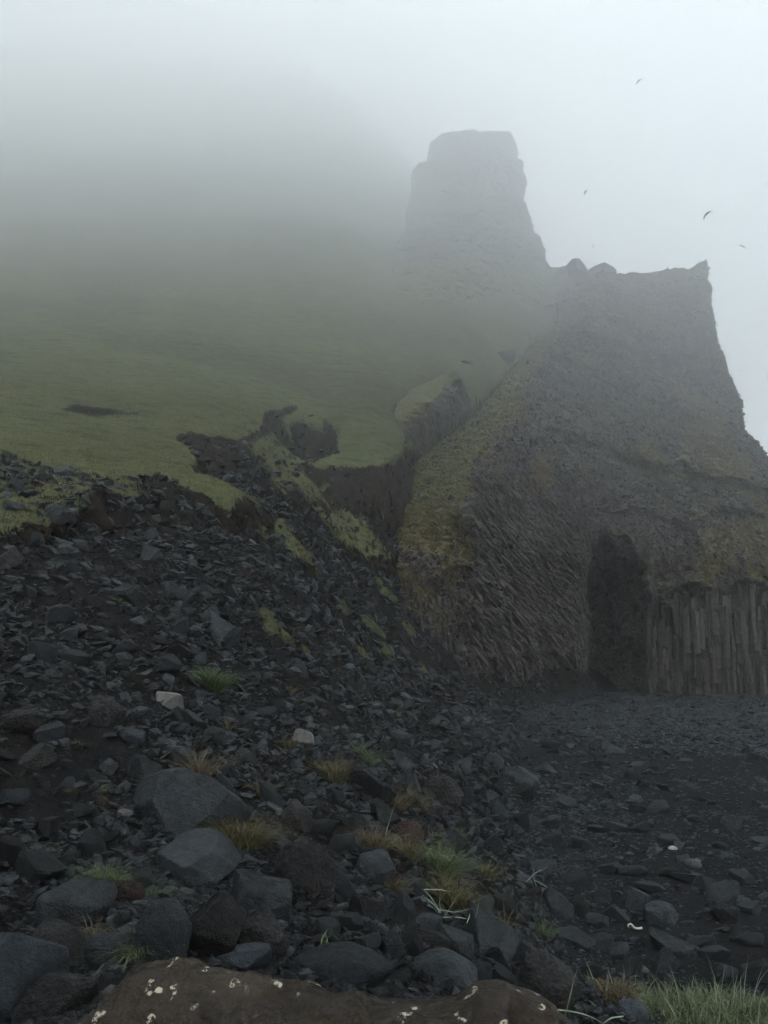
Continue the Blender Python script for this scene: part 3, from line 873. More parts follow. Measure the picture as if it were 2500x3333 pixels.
R, LV, RD, PL, SL, WH, BR = M_ROCK, M_LAVA, M_RED, M_PALE, M_SLATE, M_WHITE, M_BROWN
HERO = [
    # px, py, w, h, style, material, label, tilt, level
    (545, 2278, 104, 56, 'slab', PL, "palest flat-topped stone on the dark scree slope", (4, 3, 5), 5),
    (340, 2324, 128, 112, 'lava', LV, "rounded pitted boulder left of the pale flat stone", (0, 10, 0), 5),
    (66, 2352, 145, 92, 'lava', LV, "broad dark boulder at the left frame edge on the scree", (0, 0, 20), 5),
    (158, 2387, 98, 86, 'angular', R, "pointed grey stone leaning against a broad dark boulder", (20, 20, 0), 5),
    (112, 2465, 118, 88, 'lava', LV, "rough dark boulder under the pointed grey stone", (0, -10, 30), 5),
    (470, 2513, 122, 82, 'slab', R, "slanted angular block above the big fractured slab", (-15, 22, 10), 5),
    (428, 2393, 88, 48, 'slab', R, "small flat grey stone below the rounded pitted boulder", (0, 5, 0), 4),
    (352, 2498, 54, 62, 'angular', R, "upright grey stone left of the slanted angular block", (0, 10, 0), 4),
    (582, 2462, 108, 82, 'angular', R, "blocky grey stone beside the tall straw-coloured grass", (10, -8, 0), 5),
    (600, 2640, 345, 185, 'slab', R, "largest fractured basalt slab, lying tilted with shadowed front", (-22, 27, 12), 6),
    (640, 2808, 245, 170, 'angular', R, "big three-sided basalt block below the largest fractured slab", (8, 8, 5), 6),
    (232, 2948, 240, 150, 'round', R, "smooth-faced dark boulder left of the small red-brown stone", (5, -6, 0), 6),
    (410, 2911, 98, 80, 'lava', RD, "small red-brown porous stone between green tufts", (0, 0, 0), 5),
    (528, 3045, 165, 225, 'angular', R, "tall pointed rock standing right of the pale green tuft", (12, -4, 10), 6),
    (672, 3030, 222, 235, 'angular', LV, "dark wedge-shaped rock right of the tall pointed rock", (0, 14, 30), 6),
    (845, 2920, 205, 125, 'slab', R, "layered flat-topped rock left of the pitted lava boulder", (-8, 6, 0), 6),
    (850, 3050, 160, 150, 'lava', LV, "dark rough rock under the layered flat-topped rock", (0, 6, 0), 5),
    (45, 3190, 245, 300, 'round', SL, "large smooth slate boulder in the bottom left corner", (0, 20, 0), 6),
    (158, 3090, 195, 135, 'angular', LV, "dark low rock between the orange tuft and slate boulder", (0, 6, 0), 5),
    (185, 3250, 235, 155, 'lava', LV, "rough grey rock touching the brown lichened boulder on the left", (0, -14, 0), 6),
    (345, 3100, 140, 135, 'round', R, "brownish rock directly under the orange tuft", (0, 10, 20), 5),
    (795, 3118, 155, 85, 'angular', SL, "blue-grey rock with notched top behind the brown boulder", (0, 0, 0), 5),
    (992, 2845, 195, 215, 'lava', LV, "massive pitted lava boulder with white spots", (0, 8, 0), 6),
    (968, 2660, 104, 94, 'round', LV, "brownish rounded rock above the massive lava boulder", (0, 20, 0), 5),
    (1117, 3150, 290, 120, 'round', SL, "long smooth slate rock behind the brown boulder crest", (0, 10, 0), 6),
    (1220, 2832, 132, 118, 'round', R, "light grey faceted rock right of the massive lava boulder", (0, -10, 15), 6),
    (1518, 2826, 78, 62, 'round', R, "small rounded grey rock right of the flowering green plant", (0, 0, 0), 5),
    (1442, 2580, 132, 124, 'lava', LV, "big blackish lava rock half sunk in the mid scree", (0, 0, 0), 5),
    (1195, 2955, 112, 100, 'angular', R, "dark block under the light grey faceted rock", (0, 0, 10), 5),
    (1305, 2980, 95, 135, 'angular', R, "tall dark block with a flat lit top in the foreground pile", (0, 5, 20), 5),
    (1395, 3008, 80, 56, 'slab', R, "bluish flat rock right of the tall dark block", (0, 4, 0), 5),
    (1402, 3062, 118, 72, 'lava', LV, "crumbly dark rock below the bluish flat rock", (0, 0, 0), 5),
    (1275, 3085, 68, 105, 'angular', R, "narrow standing brown-grey rock in the foreground pile", (0, -10, 0), 5),
    (1440, 3170, 200, 120, 'round', R, "low broad rock just behind the right end of the brown boulder", (0, 8, 0), 5),
    (1475, 3090, 135, 112, 'angular', R, "smooth-sided rock left of the long sloping slab", (0, 12, 0), 5),
    (1595, 3055, 185, 130, 'slab', R, "long sloping slab descending toward the beach", (-10, 28, 0), 6),
    (1700, 3115, 160, 92, 'slab', R, "sloping rock right of the long sloping slab", (0, 30, 10), 5),
    (1290, 2480, 110, 66, 'slab', R, "pale-faced slab sloping among grass tufts", (-10, 32, 0), 5),
    (1204, 2562, 165, 80, 'slab', R, "long grey slab running down beside yellow-green grass", (-6, 33, 0), 5),
    (1240, 2650, 120, 70, 'slab', R, "brown-grey slab continuing below the long grey slab", (-6, 38, 0), 5),
    (987, 2402, 74, 62, 'angular', PL, "triangular lighter rock in the middle of the slope", (0, 10, 0), 4),
    (1334, 2722, 100, 100, 'lava', RD, "reddish crumbling rock left of the flowering plant", (0, 20, 0), 5),
    (1700, 2530, 108, 72, 'angular', R, "large dark block at the edge of the beach", (0, 5, 0), 5),
    (1774, 2506, 74, 54, 'angular', R, "pale-edged angular block at the beach margin", (0, 10, 30), 4),
    (2143, 2628, 72, 46, 'round', R, "dark rounded rock alone on the black sand", (0, 0, 0), 4),
    (2376, 2680, 62, 64, 'angular', R, "triangular stone standing upright on the black sand", (0, 0, 10), 4),
    (2257, 2812, 52, 32, 'pebble', PL, "smooth oval grey pebble on the sand", (0, 6, 0), 4),
    (2191, 2761, 28, 14, 'pebble', WH, "bright white pebble on the sand", (0, 0, 0), 4),
    (2153, 2980, 104, 82, 'round', R, "round-backed grey boulder on the lower beach", (0, 8, 0), 5),
    (2088, 2935, 92, 62, 'slab', R, "flat grey rock touching the round-backed boulder", (0, 18, 0), 5),
    (1947, 3002, 78, 52, 'round', R, "smooth rounded stone left of the curved bleached stick", (0, 16, 0), 5),
    (1961, 2918, 62, 50, 'angular', R, "faceted light grey stone on the lower scree", (0, 0, 0), 4),
    (1817, 2951, 118, 74, 'slab', R, "thin slab tilted downhill below the bent pale blades", (0, 36, 0), 5),
    (2197, 3082, 168, 56, 'slab', R, "longest thin slab lying on the lower beach", (-8, 20, 0), 5),
    (2365, 3175, 82, 56, 'angular', R, "pale-edged block on the sand above the big grass bank", (0, 10, 0), 5),
    (2168, 3140, 62, 80, 'slab', R, "leaning oval slab behind the big grass bank", (0, 45, 0), 5),
    (2360, 2980, 94, 72, 'lava', LV, "rounded dark rock at the right side of the beach", (0, 10, 0), 5),
    (1790, 3215, 185, 190, 'lava', LV, "spongy black lava rock beside the brown boulder", (0, 10, 0), 6),
    (2061, 3305, 88, 80, 'round', SL, "blue-grey stone poking out of the grass bank", (0, 15, 0), 5),
    (2096, 3157, 32, 20, 'pebble', PL, "small pale oval pebble above the grass bank", (0, 20, 0), 4),
    (192, 1533, 88, 42, 'angular', R, "grey boulder on the crest skyline beside the meadow", (0, 6, 0), 5),
    (184, 1678, 102, 80, 'angular', R, "large pointed grey boulder on the mossy bank", (0, 14, 0), 5),
    (341, 1700, 62, 46, 'round', PL, "light grey boulder right of the pointed one on the mossy bank", (0, 8, 0), 5),
    (27, 1819, 100, 84, 'lava', LV, "black boulder at the left frame edge under the mossy bank", (0, 10, 0), 5),
    (204, 1790, 72, 54, 'round', R, "rounded grey boulder below the mossy bank", (0, 0, 0), 5),
    (423, 1937, 140, 60, 'slab', R, "long thin slab slanting down in the upper scree", (-8, 33, 0), 5),
    (486, 1805, 68, 68, 'angular', R, "squarish boulder in the upper scree below the earth bank", (0, 10, 0), 5),
    (572, 1930, 112, 58, 'slab', R, "broad slab right of the long thin slanting slab", (-4, 22, 0), 5),
    (709, 2046, 158, 74, 'slab', R, "longest slanting slab halfway up the scree", (-8, 32, 0), 5),
    (580, 2038, 62, 82, 'angular', R, "upright dark block left of the longest slanting slab", (0, 20, 0), 5),
    (968, 2172, 88, 62, 'angular', R, "angular boulder where the scree turns to brown soil", (0, 16, 0), 4),
]
SECOND = [(110, 1756, 58, 52), (235, 1854, 52, 56), (486, 1749, 50, 42), (184, 2003, 112, 60), (141, 2125, 92, 80), (239, 2148, 86, 80), (572, 2125, 86, 52), (643, 2156, 60, 62),
          (392, 2117, 110, 50), (533, 2172, 112, 60), (670, 1930, 66, 42), (227, 2070, 66, 50), (98, 1607, 76, 42), (600, 1650, 42, 46), (443, 1697, 30, 50), (290, 1634, 72, 16),
          (30, 1650, 70, 40), (120, 1560, 60, 40), (50, 1585, 60, 40), (300, 1960, 60, 45), (90, 1930, 60, 45), (750, 1930, 55, 50), (840, 2140, 60, 50), (900, 2300, 60, 50), (30, 2600, 90, 60),
          (150, 2700, 80, 50), (260, 2640, 70, 45), (340, 2740, 100, 45), (120, 2840, 150, 100), (20, 2780, 110, 90), (300, 2760, 90, 70), (470, 2870, 70, 60), (740, 2720, 90, 50), (720, 2560, 70, 60),
          (800, 2470, 60, 55), (880, 2600, 60, 90), (700, 2400, 80, 60), (620, 2350, 80, 60), (560, 2340, 70, 60), (680, 2330, 60, 50), (850, 2330, 90, 45), (1030, 2290, 80, 40), (1090, 2600, 70, 50),
          (1050, 2700, 80, 60), (1120, 2760, 90, 70), (1150, 2690, 70, 60), (1110, 2900, 90, 80), (1060, 3040, 90, 70), (1140, 3010, 80, 70), (1200, 3080, 80, 80), (1340, 3090, 70, 60), (1350, 2900, 80, 60),
          (1560, 2960, 90, 60), (1640, 2950, 80, 50), (1620, 3140, 60, 60), (1560, 3190, 80, 80), (1640, 3200, 80, 70), (1480, 2740, 70, 50), (1540, 2700, 70, 60), (1600, 2760, 80, 60), (1620, 2640, 60, 60),
          (1340, 2560, 70, 60), (1510, 2600, 50, 80), (1700, 2680, 60, 60), (1780, 2680, 80, 45), (1800, 2740, 70, 70), (1760, 2830, 90, 60), (1870, 2870, 80, 50), (1900, 2750, 70, 50), (1850, 2620, 60, 50),
          (1950, 2700, 60, 40), (2020, 2700, 80, 46), (2080, 2700, 60, 50), (2180, 2740, 60, 50), (2060, 2840, 80, 50), (2180, 2840, 70, 44), (2240, 2860, 80, 50), (2300, 2880, 60, 60), (2420, 2860, 70, 60),
          (1870, 3060, 110, 60), (1950, 3080, 80, 50), (2010, 3100, 70, 50), (2040, 3160, 100, 60), (1930, 3170, 60, 80), (2280, 3080, 90, 60), (2330, 3110, 80, 50), (2440, 3060, 80, 60), (2460, 3180, 90, 60),
          (2120, 2890, 90, 46), (2360, 2920, 110, 50), (1880, 2960, 70, 60), (2010, 2980, 70, 60), (1990, 2830, 70, 60), (1700, 2590, 80, 60), (1500, 2500, 70, 50), (1610, 2480, 60, 50), (1420, 2440, 70, 50), (1300, 2400, 70, 45),
          (2440, 2960, 70, 50), (2480, 2740, 60, 30), (2060, 2530, 46, 30), (1950, 2560, 50, 34), (1850, 2420, 40, 34), (2230, 2480, 46, 26), (2160, 2450, 40, 24), (1740, 2370, 40, 30), (1560, 2390, 50, 36)]

for px, py, w, h, st, mt, lb, tilt, lev in HERO:
    nm = "pebble" if st == 'pebble' else ("slab" if st == 'slab' else ("boulder" if w * h > 9000 else "rock"))
    place_rock(px, py, w, h, st, mt, lb, tilt, lev, name=nm, cat="pebble" if st == 'pebble' else "rock")
NAMED = [(h[0], h[1], h[6]) for h in HERO]

# brown lichened boulder right in front of the camera
bm_me = rock_mesh("brown_boulder", 4242, 7, 'round', (0.98, 0.50, 0.42))
vv = np.empty(len(bm_me.vertices) * 3, np.float32); bm_me.vertices.foreach_get("co", vv); vv = vv.reshape(-1, 3).astype(float)
vx = vv[:, 0]
bins = np.clip(((vx + 1.0) / 2.0 * 60).astype(int), 0, 59)
zm = np.array([vv[bins == i, 2].max() if (bins == i).any() else .1 for i in range(60)])
zm = np.interp(vx, (np.arange(60) + .5) / 60 * 2 - 1, zm)
crest = np.interp(vx, [-1.0, -.90, -.78, -.60, -.49, -.27, -.09, .145, .30, .38, .44, .50, .58, .68, .79, .90, 1.0],
                  [.02, .12, .27, .39, .42, .38, .345, .32, .325, .335, .375, .37, .35, .31, .22, .08, .0])
up_ = vv[:, 2] > 0
vv[:, 2] = np.where(up_, vv[:, 2] / np.maximum(zm, .02) * crest, vv[:, 2])
q_ = vv * 3.0
rg = fbm(q_[:, 0], q_[:, 1], q_[:, 2], 5, 61, gain=.6)
rd = fbm(q_[:, 0] * 2.2, q_[:, 1] * 2.2, q_[:, 2] * 4, 5, 66, gain=.6, ridged=True)
dent = np.clip(fbm(q_[:, 0] * 1.6, q_[:, 1] * 1.6, q_[:, 2] * 1.6, 3, 71) - .15, 0, 1)
dirn = vv / (np.linalg.norm(vv, axis=1)[:, None] + 1e-6)
vv = vv + dirn * (.030 * rg + .030 * rd - .16 * dent)[:, None]
bm_me.vertices.foreach_set("co", vv.astype(np.float32).ravel()); bm_me.update()
bx, bz = unproj(1085, 3122, 2.8)
link("boulder", bm_me, BR, (float(bx), 2.8, float(bz) - 0.42), label="nearest boulder, brown and spotted with white lichen, at the bottom edge", category="rock")

# ridge-top rocks on the headland
for px, py, w, h, sd_, lb in ((1882, 872, 70, 62, 31, "rounded knob of rock on the headland crest nearest the tower"),
                              (1968, 876, 86, 48, 37, "square block of rock on the headland crest")):
    place_rock(px, py, w, h, 'angular' if sd_ == 37 else 'round', M_ROCK, lb, (0, 4, 0), 5, sd_, yover=89.0, name="crest_rock")
place_rock(1640, 1135, 84, 56, 'angular', M_LAVA, "larger dark boulder on the foggy grass slope below the tower", (0, -20, 0), 5, 77, sink=2.2, name="boulder")
place_rock(1512, 1172, 62, 20, 'lava', M_LAVA, "low dark boulder sunk in the grass left of the larger one", (0, 0, 0), 4, 78, sink=1.8, name="boulder")

# prototypes for the other countable rocks
PROTO = [rock_mesh("rock", 900 + i, 4, ('angular', 'slab', 'angular', 'lava', 'slab', 'angular', 'round', 'slab')[i % 8], (1, 0.8 + .1 * (i % 3), 0.55 + 0.1 * (i % 4))) for i in range(20)]
for p in PROTO:
    p.materials.append(M_ROCK)

DIRS = ["to the right of", "above and right of", "just above", "above and left of", "to the left of", "below and left of", "just below", "below and right of"]
used_labels = {}


def auto_label(px, py, size):
    d = [((px - a) ** 2 + (py - b) ** 2, a, b, l) for a, b, l in NAMED]
    order = sorted(d)[:8]
    adj = "small" if size < 36 else ("middling" if size < 62 else "larger")
    for dist, a, b, l in order:
        k = int(round(math.atan2(-(py - b), px - a) / (math.pi / 4))) % 8
        short = l.split(",")[0]
        lab = f"{adj} grey stone {DIRS[k]} the {short}"
        if len(lab.split()) <= 16 and lab not in used_labels:
            used_labels[lab] = 1
            return lab, None
    lab = f"{adj} dark angular stone loose on the scree slope" if px < 1750 else f"{adj} dark stone scattered on the black beach"
    return lab, "loose stones on the scree and beach"


def scatter_rock(px, py, w, h):
    x, y, z = hit(px, py + h * .2)
    if y > 60: return
    dist = math.hypot(y, z - CAMZ)
    sx = w / FPX * dist / 2; sz = h / FPX * dist / 2
    k = random.randrange(len(PROTO))
    o = bpy.data.objects.new("rock", PROTO[k]); COL.objects.link(o)
    o.location = (x, y + sx * .2, z + sz * .30)
    sy = sx * random.uniform(.8, 1.2)
    o.scale = (sx, sy, sz / 0.62)
    if px > 1700:
        o.scale = (sx * 1.15, sy, sz / 0.62 * .7)
    n = normal_at(x, y)
    tl = Euler((random.uniform(-.35, .35), math.atan2(n.x, n.z) * .8 + random.uniform(-.3, .3), random.uniform(-.5, .5) + (math.pi if random.random() < .5 else 0)))
    o.rotation_euler = tl
    lab, grp = auto_label(px, py, w)
    o["label"] = lab; o["category"] = "rock"
    if grp: o["group"] = grp
    ROCKS.append((px, py, x, y, z, max(w, h)))


for r_ in SECOND:
    scatter_rock(*r_)
# further single rocks until 290
tries = 0
while len(ROCKS) < 288 and tries < 4000:
    tries += 1
    px = random.uniform(0, 2500); py = random.uniform(1700, 3260)
    lim = 2330 if px > 1700 else (1700 if px < 600 else 1700 + (px - 600) * .55)
    if py < lim + 40: continue
    x, y, z = hit(px, py)
    w = random.choice((34, 40, 46, 54)) * (0.75 if py < 2300 else 1.0) * (1.0 + 0.35 * (py > 2800))
    if px > 1900 and random.random() < .5: continue
    if any((px - q[0]) ** 2 + (py - q[1]) ** 2 < (0.5 * (w + q[5]) * .95) ** 2 for q in ROCKS): continue
    scatter_rock(px, py, w, w * random.uniform(.5, .85))


# ------------------------------------------------------------------ uncountable stone chips and gravel
def hull_protos(n, seed, flat=0.6, pts=11, roundish=False):
    out = []
    r = np.random.default_rng(seed)
    for i in range(n):
        bm = bmesh.new()
        p = r.normal(size=(pts, 3)); p /= np.linalg.norm(p, axis=1)[:, None]
        p *= r.uniform(.75, 1.0, (pts, 1))
        if not roundish: p = np.clip(p, -.8, .8)
        p *= np.array([1, r.uniform(.55, .95), flat * r.uniform(.6, 1.2)])
        for q in p: bm.verts.new(q)
        res = bmesh.ops.convex_hull(bm, input=bm.verts)
        bmesh.ops.delete(bm, geom=[g for g in res['geom_interior'] if isinstance(g, bmesh.types.BMVert)], context='VERTS')
        bmesh.ops.triangulate(bm, faces=bm.faces)
        bm.verts.index_update()
        out.append((np.array([v.co[:] for v in bm.verts]), np.array([[v.index for v in f.verts] for f in bm.faces])))
        bm.free()
    return out


def rotmats(rx, ry, rz):
    cx, sx, cy, sy, cz, sz = np.cos(rx), np.sin(rx), np.cos(ry), np.sin(ry), np.cos(rz), np.sin(rz)
    M = np.empty((len(rx), 3, 3))
    M[:, 0, 0] = cy * cz; M[:, 0, 1] = sx * sy * cz - cx * sz; M[:, 0, 2] = cx * sy * cz + sx * sz
    M[:, 1, 0] = cy * sz; M[:, 1, 1] = sx * sy * sz + cx * cz; M[:, 1, 2] = cx * sy * sz - sx * cz
    M[:, 2, 0] = -sy; M[:, 2, 1] = sx * cy; M[:, 2, 2] = cx * cy
    return M


def scatter_stuff(name, protos, x, y, z, size, rx, ry, rz, tone, label, mat, category):
    V, F, T = [], [], []
    base = 0
    which = RNG.integers(0, len(protos), len(x))
    R_ = rotmats(rx, ry, rz)
    for k, (pv, pf) in enumerate(protos):
        idx = np.nonzero(which == k)[0]
        if len(idx) == 0: continue
        P = np.einsum('nij,vj->nvi', R_[idx], pv) * size[idx][:, None, None]
        P += np.stack([x[idx], y[idx], z[idx]], -1)[:, None, :]
        nv = len(pv)
        V.append(P.reshape(-1, 3))
        F.append((pf[None] + base + (np.arange(len(idx)) * nv)[:, None, None]).reshape(-1, 3))
        T.append(np.repeat(tone[idx], nv))
        base += nv * len(idx)
    m = make_mesh(name, np.vstack(V), np.vstack(F), False, {"tone": ('POINT', np.concatenate(T))})
    return link(name, m, mat, kind="stuff", label=label, category=category)


SX, SY = np.gradient(GZ, axis=1) / np.gradient(GX, axis=1), None
BROWN_SOIL = [[(0, 2380), (300, 2300), (420, 2420), (300, 2560), (330, 2700), (0, 2760)], [(880, 1900), (1300, 1960), (1600, 2240), (1500, 2330), (1200, 2200), (1000, 2080)],
              [(1560, 2860), (1700, 3000), (1750, 3040), (1600, 2960)], [(400, 2200), (620, 2180), (640, 2240), (420, 2260)]]


def scree(n, smin, smax_f, seed, alpha=2.0):
    r = np.random.default_rng(seed)
    a = r.uniform(-0.62, 0.66, n); ly = r.uniform(math.log(2.2), math.log(60), n)
    y = np.exp(ly); x = a * y
    m = Hgrid(GM, x, y); sand = Hgrid(GS, x, y); gr = Hgrid(GG, x, y)
    z = H(x, y)
    px, py = proj(x, y, z)
    dens = np.where(m > .5, 0.0, 1.0) * (1 - .93 * sand) * np.where(gr > .6, .12, np.where(gr > .35, .45, 1.0))
    dens *= 1 - np.where(y < 26, .45, .85) * np.clip(Hgrid(earth, x, y) * 1.6, 0, 1) * (y > 14)
    for P in BROWN_SOIL:
        dens *= 1 - 0.6 * sstep(-40, 40, poly_sd(px, py, P))
    cl = fbm(x * .9, y * .9, 0, 3, 500)
    dens *= np.clip(0.75 + 0.9 * cl, .15, 1)
    keep = r.random(n) < dens
    x, y, z = x[keep], y[keep], z[keep]
    k = len(x)
    s = np.clip(smin * y * r.random(k) ** (-1 / alpha), 0.012, np.minimum(0.32, smax_f * y))
    e = 0.02 * y + .05
    gx = (H(x + e, y) - H(x - e, y)) / (2 * e)
    return x, y, z, s, gx, r


CH = hull_protos(60, 11, 0.50, 11)
x, y, z, s, gx, r = scree(160000, 0.0021, 0.0135, 101, 1.5)
k = len(x)
scatter_stuff("scree_stones", CH, x, y, z + s * .12, s, r.normal(0, .35, k), np.arctan(-gx) * 0.7 * 0 - np.arctan(gx) * .8 + r.normal(0, .35, k), r.uniform(-.7, .7, k) + np.pi * (r.random(k) < .5),
              np.clip(r.normal(.48, .62, k), 0, 2.8), "carpet of small dark broken stones covering the slope", M_CHIP, "scree")

# beach gravel
n = 120000
r = np.random.default_rng(202)
a = r.uniform(-0.1, 0.62, n); ly = r.uniform(math.log(6.5), math.log(64), n)
y = np.exp(ly); x = a * y; z = H(x, y); sand = Hgrid(GS, x, y)
px, py = proj(x, y, z)
band = np.maximum(sstep(2440, 2380, py + 0.10 * (1900 - px) + 30 * fbm(x * .3, y * .3, 0, 3, 7)) * .9, 0.06 + 0.35 * sstep(2200, 1900, px) * sstep(2450, 2600, py) + .15 * sstep(.1, .5, fbm(x * .4, y * .4, 0, 3, 9)))
keep = (sand > .25) & (r.random(n) < band)
x, y, z, px, py = x[keep], y[keep], z[keep], px[keep], py[keep]; k = len(x)
s = np.clip(0.0015 * y * r.random(k) ** (-1 / 2.2), 0.012, np.minimum(.16, .006 * y))
PB = hull_protos(30, 12, 0.42, 16, True)
scatter_stuff("beach_gravel", PB, x, y, z + s * .05, s, r.normal(0, .12, k), r.normal(0, .12, k), r.uniform(0, 6.28, k),
              np.clip(r.normal(.9, .5, k) + (r.random(k) < .03) * 1.6, 0, 3), "loose grey gravel and pebbles over the black sand", M_CHIP, "gravel")


# broken stone and tussocks over the cliff faces
M_CSTONE = rock_material("cliff_fragments", (0.019, 0.0185, 0.0168), (0.060, 0.0565, 0.049), 0.3, 9, attr="tone")
PRISM = []
for q_ in range(8):
    rr_ = np.random.default_rng(q_)
    a_ = np.arange(6) / 6 * 2 * np.pi + rr_.uniform(0, 1)
    ring = np.stack([np.cos(a_) * .36, np.sin(a_) * .36, np.zeros(6)], -1)
    ring = ring * .45
    v_ = np.vstack([ring - [0, 0, 1], ring * .95 + [0, 0, 1] + rr_.normal(0, .08, (6, 3))])
    f_ = [(k_, (k_ + 1) % 6, 6 + (k_ + 1) % 6) for k_ in range(6)] + [(k_, 6 + (k_ + 1) % 6, 6 + k_) for k_ in range(6)] + [(6, 6 + k_, 7 + k_) for k_ in range(1, 5)] + [(0, k_ + 1, k_) for k_ in range(1, 5)]
    PRISM.append((v_, np.array(f_)))
r = np.random.default_rng(808)
cx, cy, cz, ca = RELIEF["headland"]
ok = np.nonzero((cz.ravel() > -.3) & (cy.ravel() < 90))[0]


def pick(n, w):
    w = np.clip(w.ravel()[ok], 0, None); i_ = r.choice(ok, n, p=w / w.sum())
    j_ = r.normal(0, .05, (3, n))
    return i_, cx.ravel()[i_] + j_[0], cy.ravel()[i_] + j_[1], cz.ravel()[i_] + j_[2]


area = np.ones_like(cx) * cy ** 1.0
k = 52000
i_, x, y, z = pick(k, area * np.clip(.85 - ca["grass"], .05, 1) * (1 - .7 * ca["vert"]))
s = np.clip(.085 * r.random(k) ** (-1 / 2.4), 0, .42)
scatter_stuff("cliff_fragments", CH, x, y + s * .1, z, s, r.normal(0, .8, k), r.normal(0, .8, k), r.uniform(0, 6.28, k), np.clip(r.normal(.75, .35, k), 0, 1.8), "broken rock fragments studding the cliff face", M_CSTONE, "rock")
k = 5200
i_, x, y, z = pick(k, area * np.clip(ca["diag"], 0, 1) ** 1.5)
s = r.uniform(.2, .75, k)
pq_, qq_ = proj(x, y, z)
keep = r.random(k) < np.where(pq_ < 1540, .5 * sstep(1860, 2020, qq_), 1.0) * np.where(qq_ > 2120, .6, 1.0)
x, y, z, s, pq_, qq_ = x[keep], y[keep], z[keep], s[keep], pq_[keep], qq_[keep]; k = len(x)
scatter_stuff("slanting_columns", PRISM, x, y + .14, z, s, r.normal(0, .14, k), math.radians(-35) * sstep(1430, 1600, pq_) * sstep(1910, 1840, pq_) * sstep(2230, 2080, qq_) + .38 * fbm(x * .16, z * .16, 0, 2, 77) + r.normal(0, .05, k), r.uniform(0, 6.28, k) * 0, np.clip(r.normal(.75, .35, k), 0, 1.8), "thin slanting basalt columns on the cliff flank", M_CSTONE, "basalt")
k = 1300
i_, x, y, z = pick(k, area * np.clip(ca["vert"], 0, 1) ** 1.5)
s = r.uniform(.6, 1.7, k)
scatter_stuff("upright_columns", PRISM, x, y + .17, z, s, r.normal(0, .03, k), r.normal(0, .03, k), r.uniform(0, 6.28, k) * 0, np.clip(r.normal(.75, .35, k), 0, 1.8), "upright basalt columns at the foot of the cliff", M_CSTONE, "basalt")


def tussocks(name, n, w, h, c0, c1, label):
    i_, x, y, z = pick(n, w)
    nb = 7
    X = np.repeat(x, nb) + r.normal(0, .09, n * nb); Z = np.repeat(z, nb) + r.normal(0, .04, n * nb); Y = np.repeat(y, nb) + r.normal(0, .03, n * nb)
    hh = h * r.uniform(.5, 1.3, n * nb); ww = .03 * r.uniform(.6, 1.5, n * nb)
    dx_ = r.normal(0, .45, n * nb) * hh
    V = np.stack([np.stack([X - ww, Y + .05, Z], -1), np.stack([X + ww, Y + .05, Z], -1), np.stack([X + dx_, Y - .55 * hh, Z + hh * r.uniform(-.2, .8, n * nb)], -1)], 1).reshape(-1, 3)
    m = make_mesh(name, V, np.arange(3 * n * nb).reshape(-1, 3), False, {"tone": ('POINT', np.repeat(np.clip(r.normal(.45, .3, n * nb), 0, 1), 3))})
    link(name, m, leaf_material(name, c0, c1), kind="stuff", label=label, category="grass")


gw = np.clip(ca["grass"] - .30, 0, 1) + .035 * (1 - ca["vert"])
tussocks("brown_tussocks", 20000, area * gw * np.clip(1.0 - 1.6 * ca["green"], .05, 1), .17, (0.065, 0.054, 0.025), (0.22, 0.185, 0.095), "brown grass tussocks clinging to the cliff")
tussocks("green_tussocks", 1500, area * gw * ca["green"], .16, (0.065, 0.070, 0.028), (0.21, 0.22, 0.095), "green grass tussocks on the cliff shoulder")

# ------------------------------------------------------------------ grass
def blades_mesh(name, n, rad, height, width, droop, seed, slope=(0, 0), segs=4, rady=None, spread=0.6):
    r = np.random.default_rng(seed)
    th = r.uniform(0, 2 * np.pi, n); rr = np.sqrt(r.random(n))
    bx = np.cos(th) * rr * rad; by = np.sin(th) * rr * (rady or rad)
    hh = height * r.uniform(.45, 1.15, n)
    lean = r.uniform(0, 2 * np.pi, n)
    lx = np.cos(lean) * spread * r.random(n) + .5 * np.cos(th) * rr * spread; lyy = np.sin(lean) * spread * r.random(n) + .5 * np.sin(th) * rr * spread
    t = np.linspace(0, 1, segs + 1)
    cx = bx[:, None] + lx[:, None] * hh[:, None] * t ** 1.5
    cy = by[:, None] + lyy[:, None] * hh[:, None] * t ** 1.5
    cz = hh[:, None] * (t - droop * r.uniform(.3, 1.3, n)[:, None] * t ** 2.6) + (bx * slope[0] + by * slope[1])[:, None] - 0.02 * height
    wd = width * r.uniform(.6, 1.3, n)[:, None] * (1 - t ** 2.0 * .92)[None] / 2
    wa = r.uniform(0, np.pi, n)[:, None]
    ox, oy = np.cos(wa) * wd, np.sin(wa) * wd
    V = np.stack([np.stack([cx - ox, cy - oy, cz], -1), np.stack([cx + ox, cy + oy, cz], -1)], 2)  # n, seg+1, 2, 3
    m = 2 * (segs + 1)
    V = V.reshape(-1, 3)
    q = np.array([[2 * i, 2 * i + 1, 2 * i + 3, 2 * i + 2] for i in range(segs)])
    F = (q[None] + (np.arange(n) * m)[:, None, None]).reshape(-1, 4)
    tone = np.repeat(np.clip(r.normal(.5, .3, n), 0, 1), m)
    return make_mesh(name, V, F, True, {"tone": ('POINT', tone)})


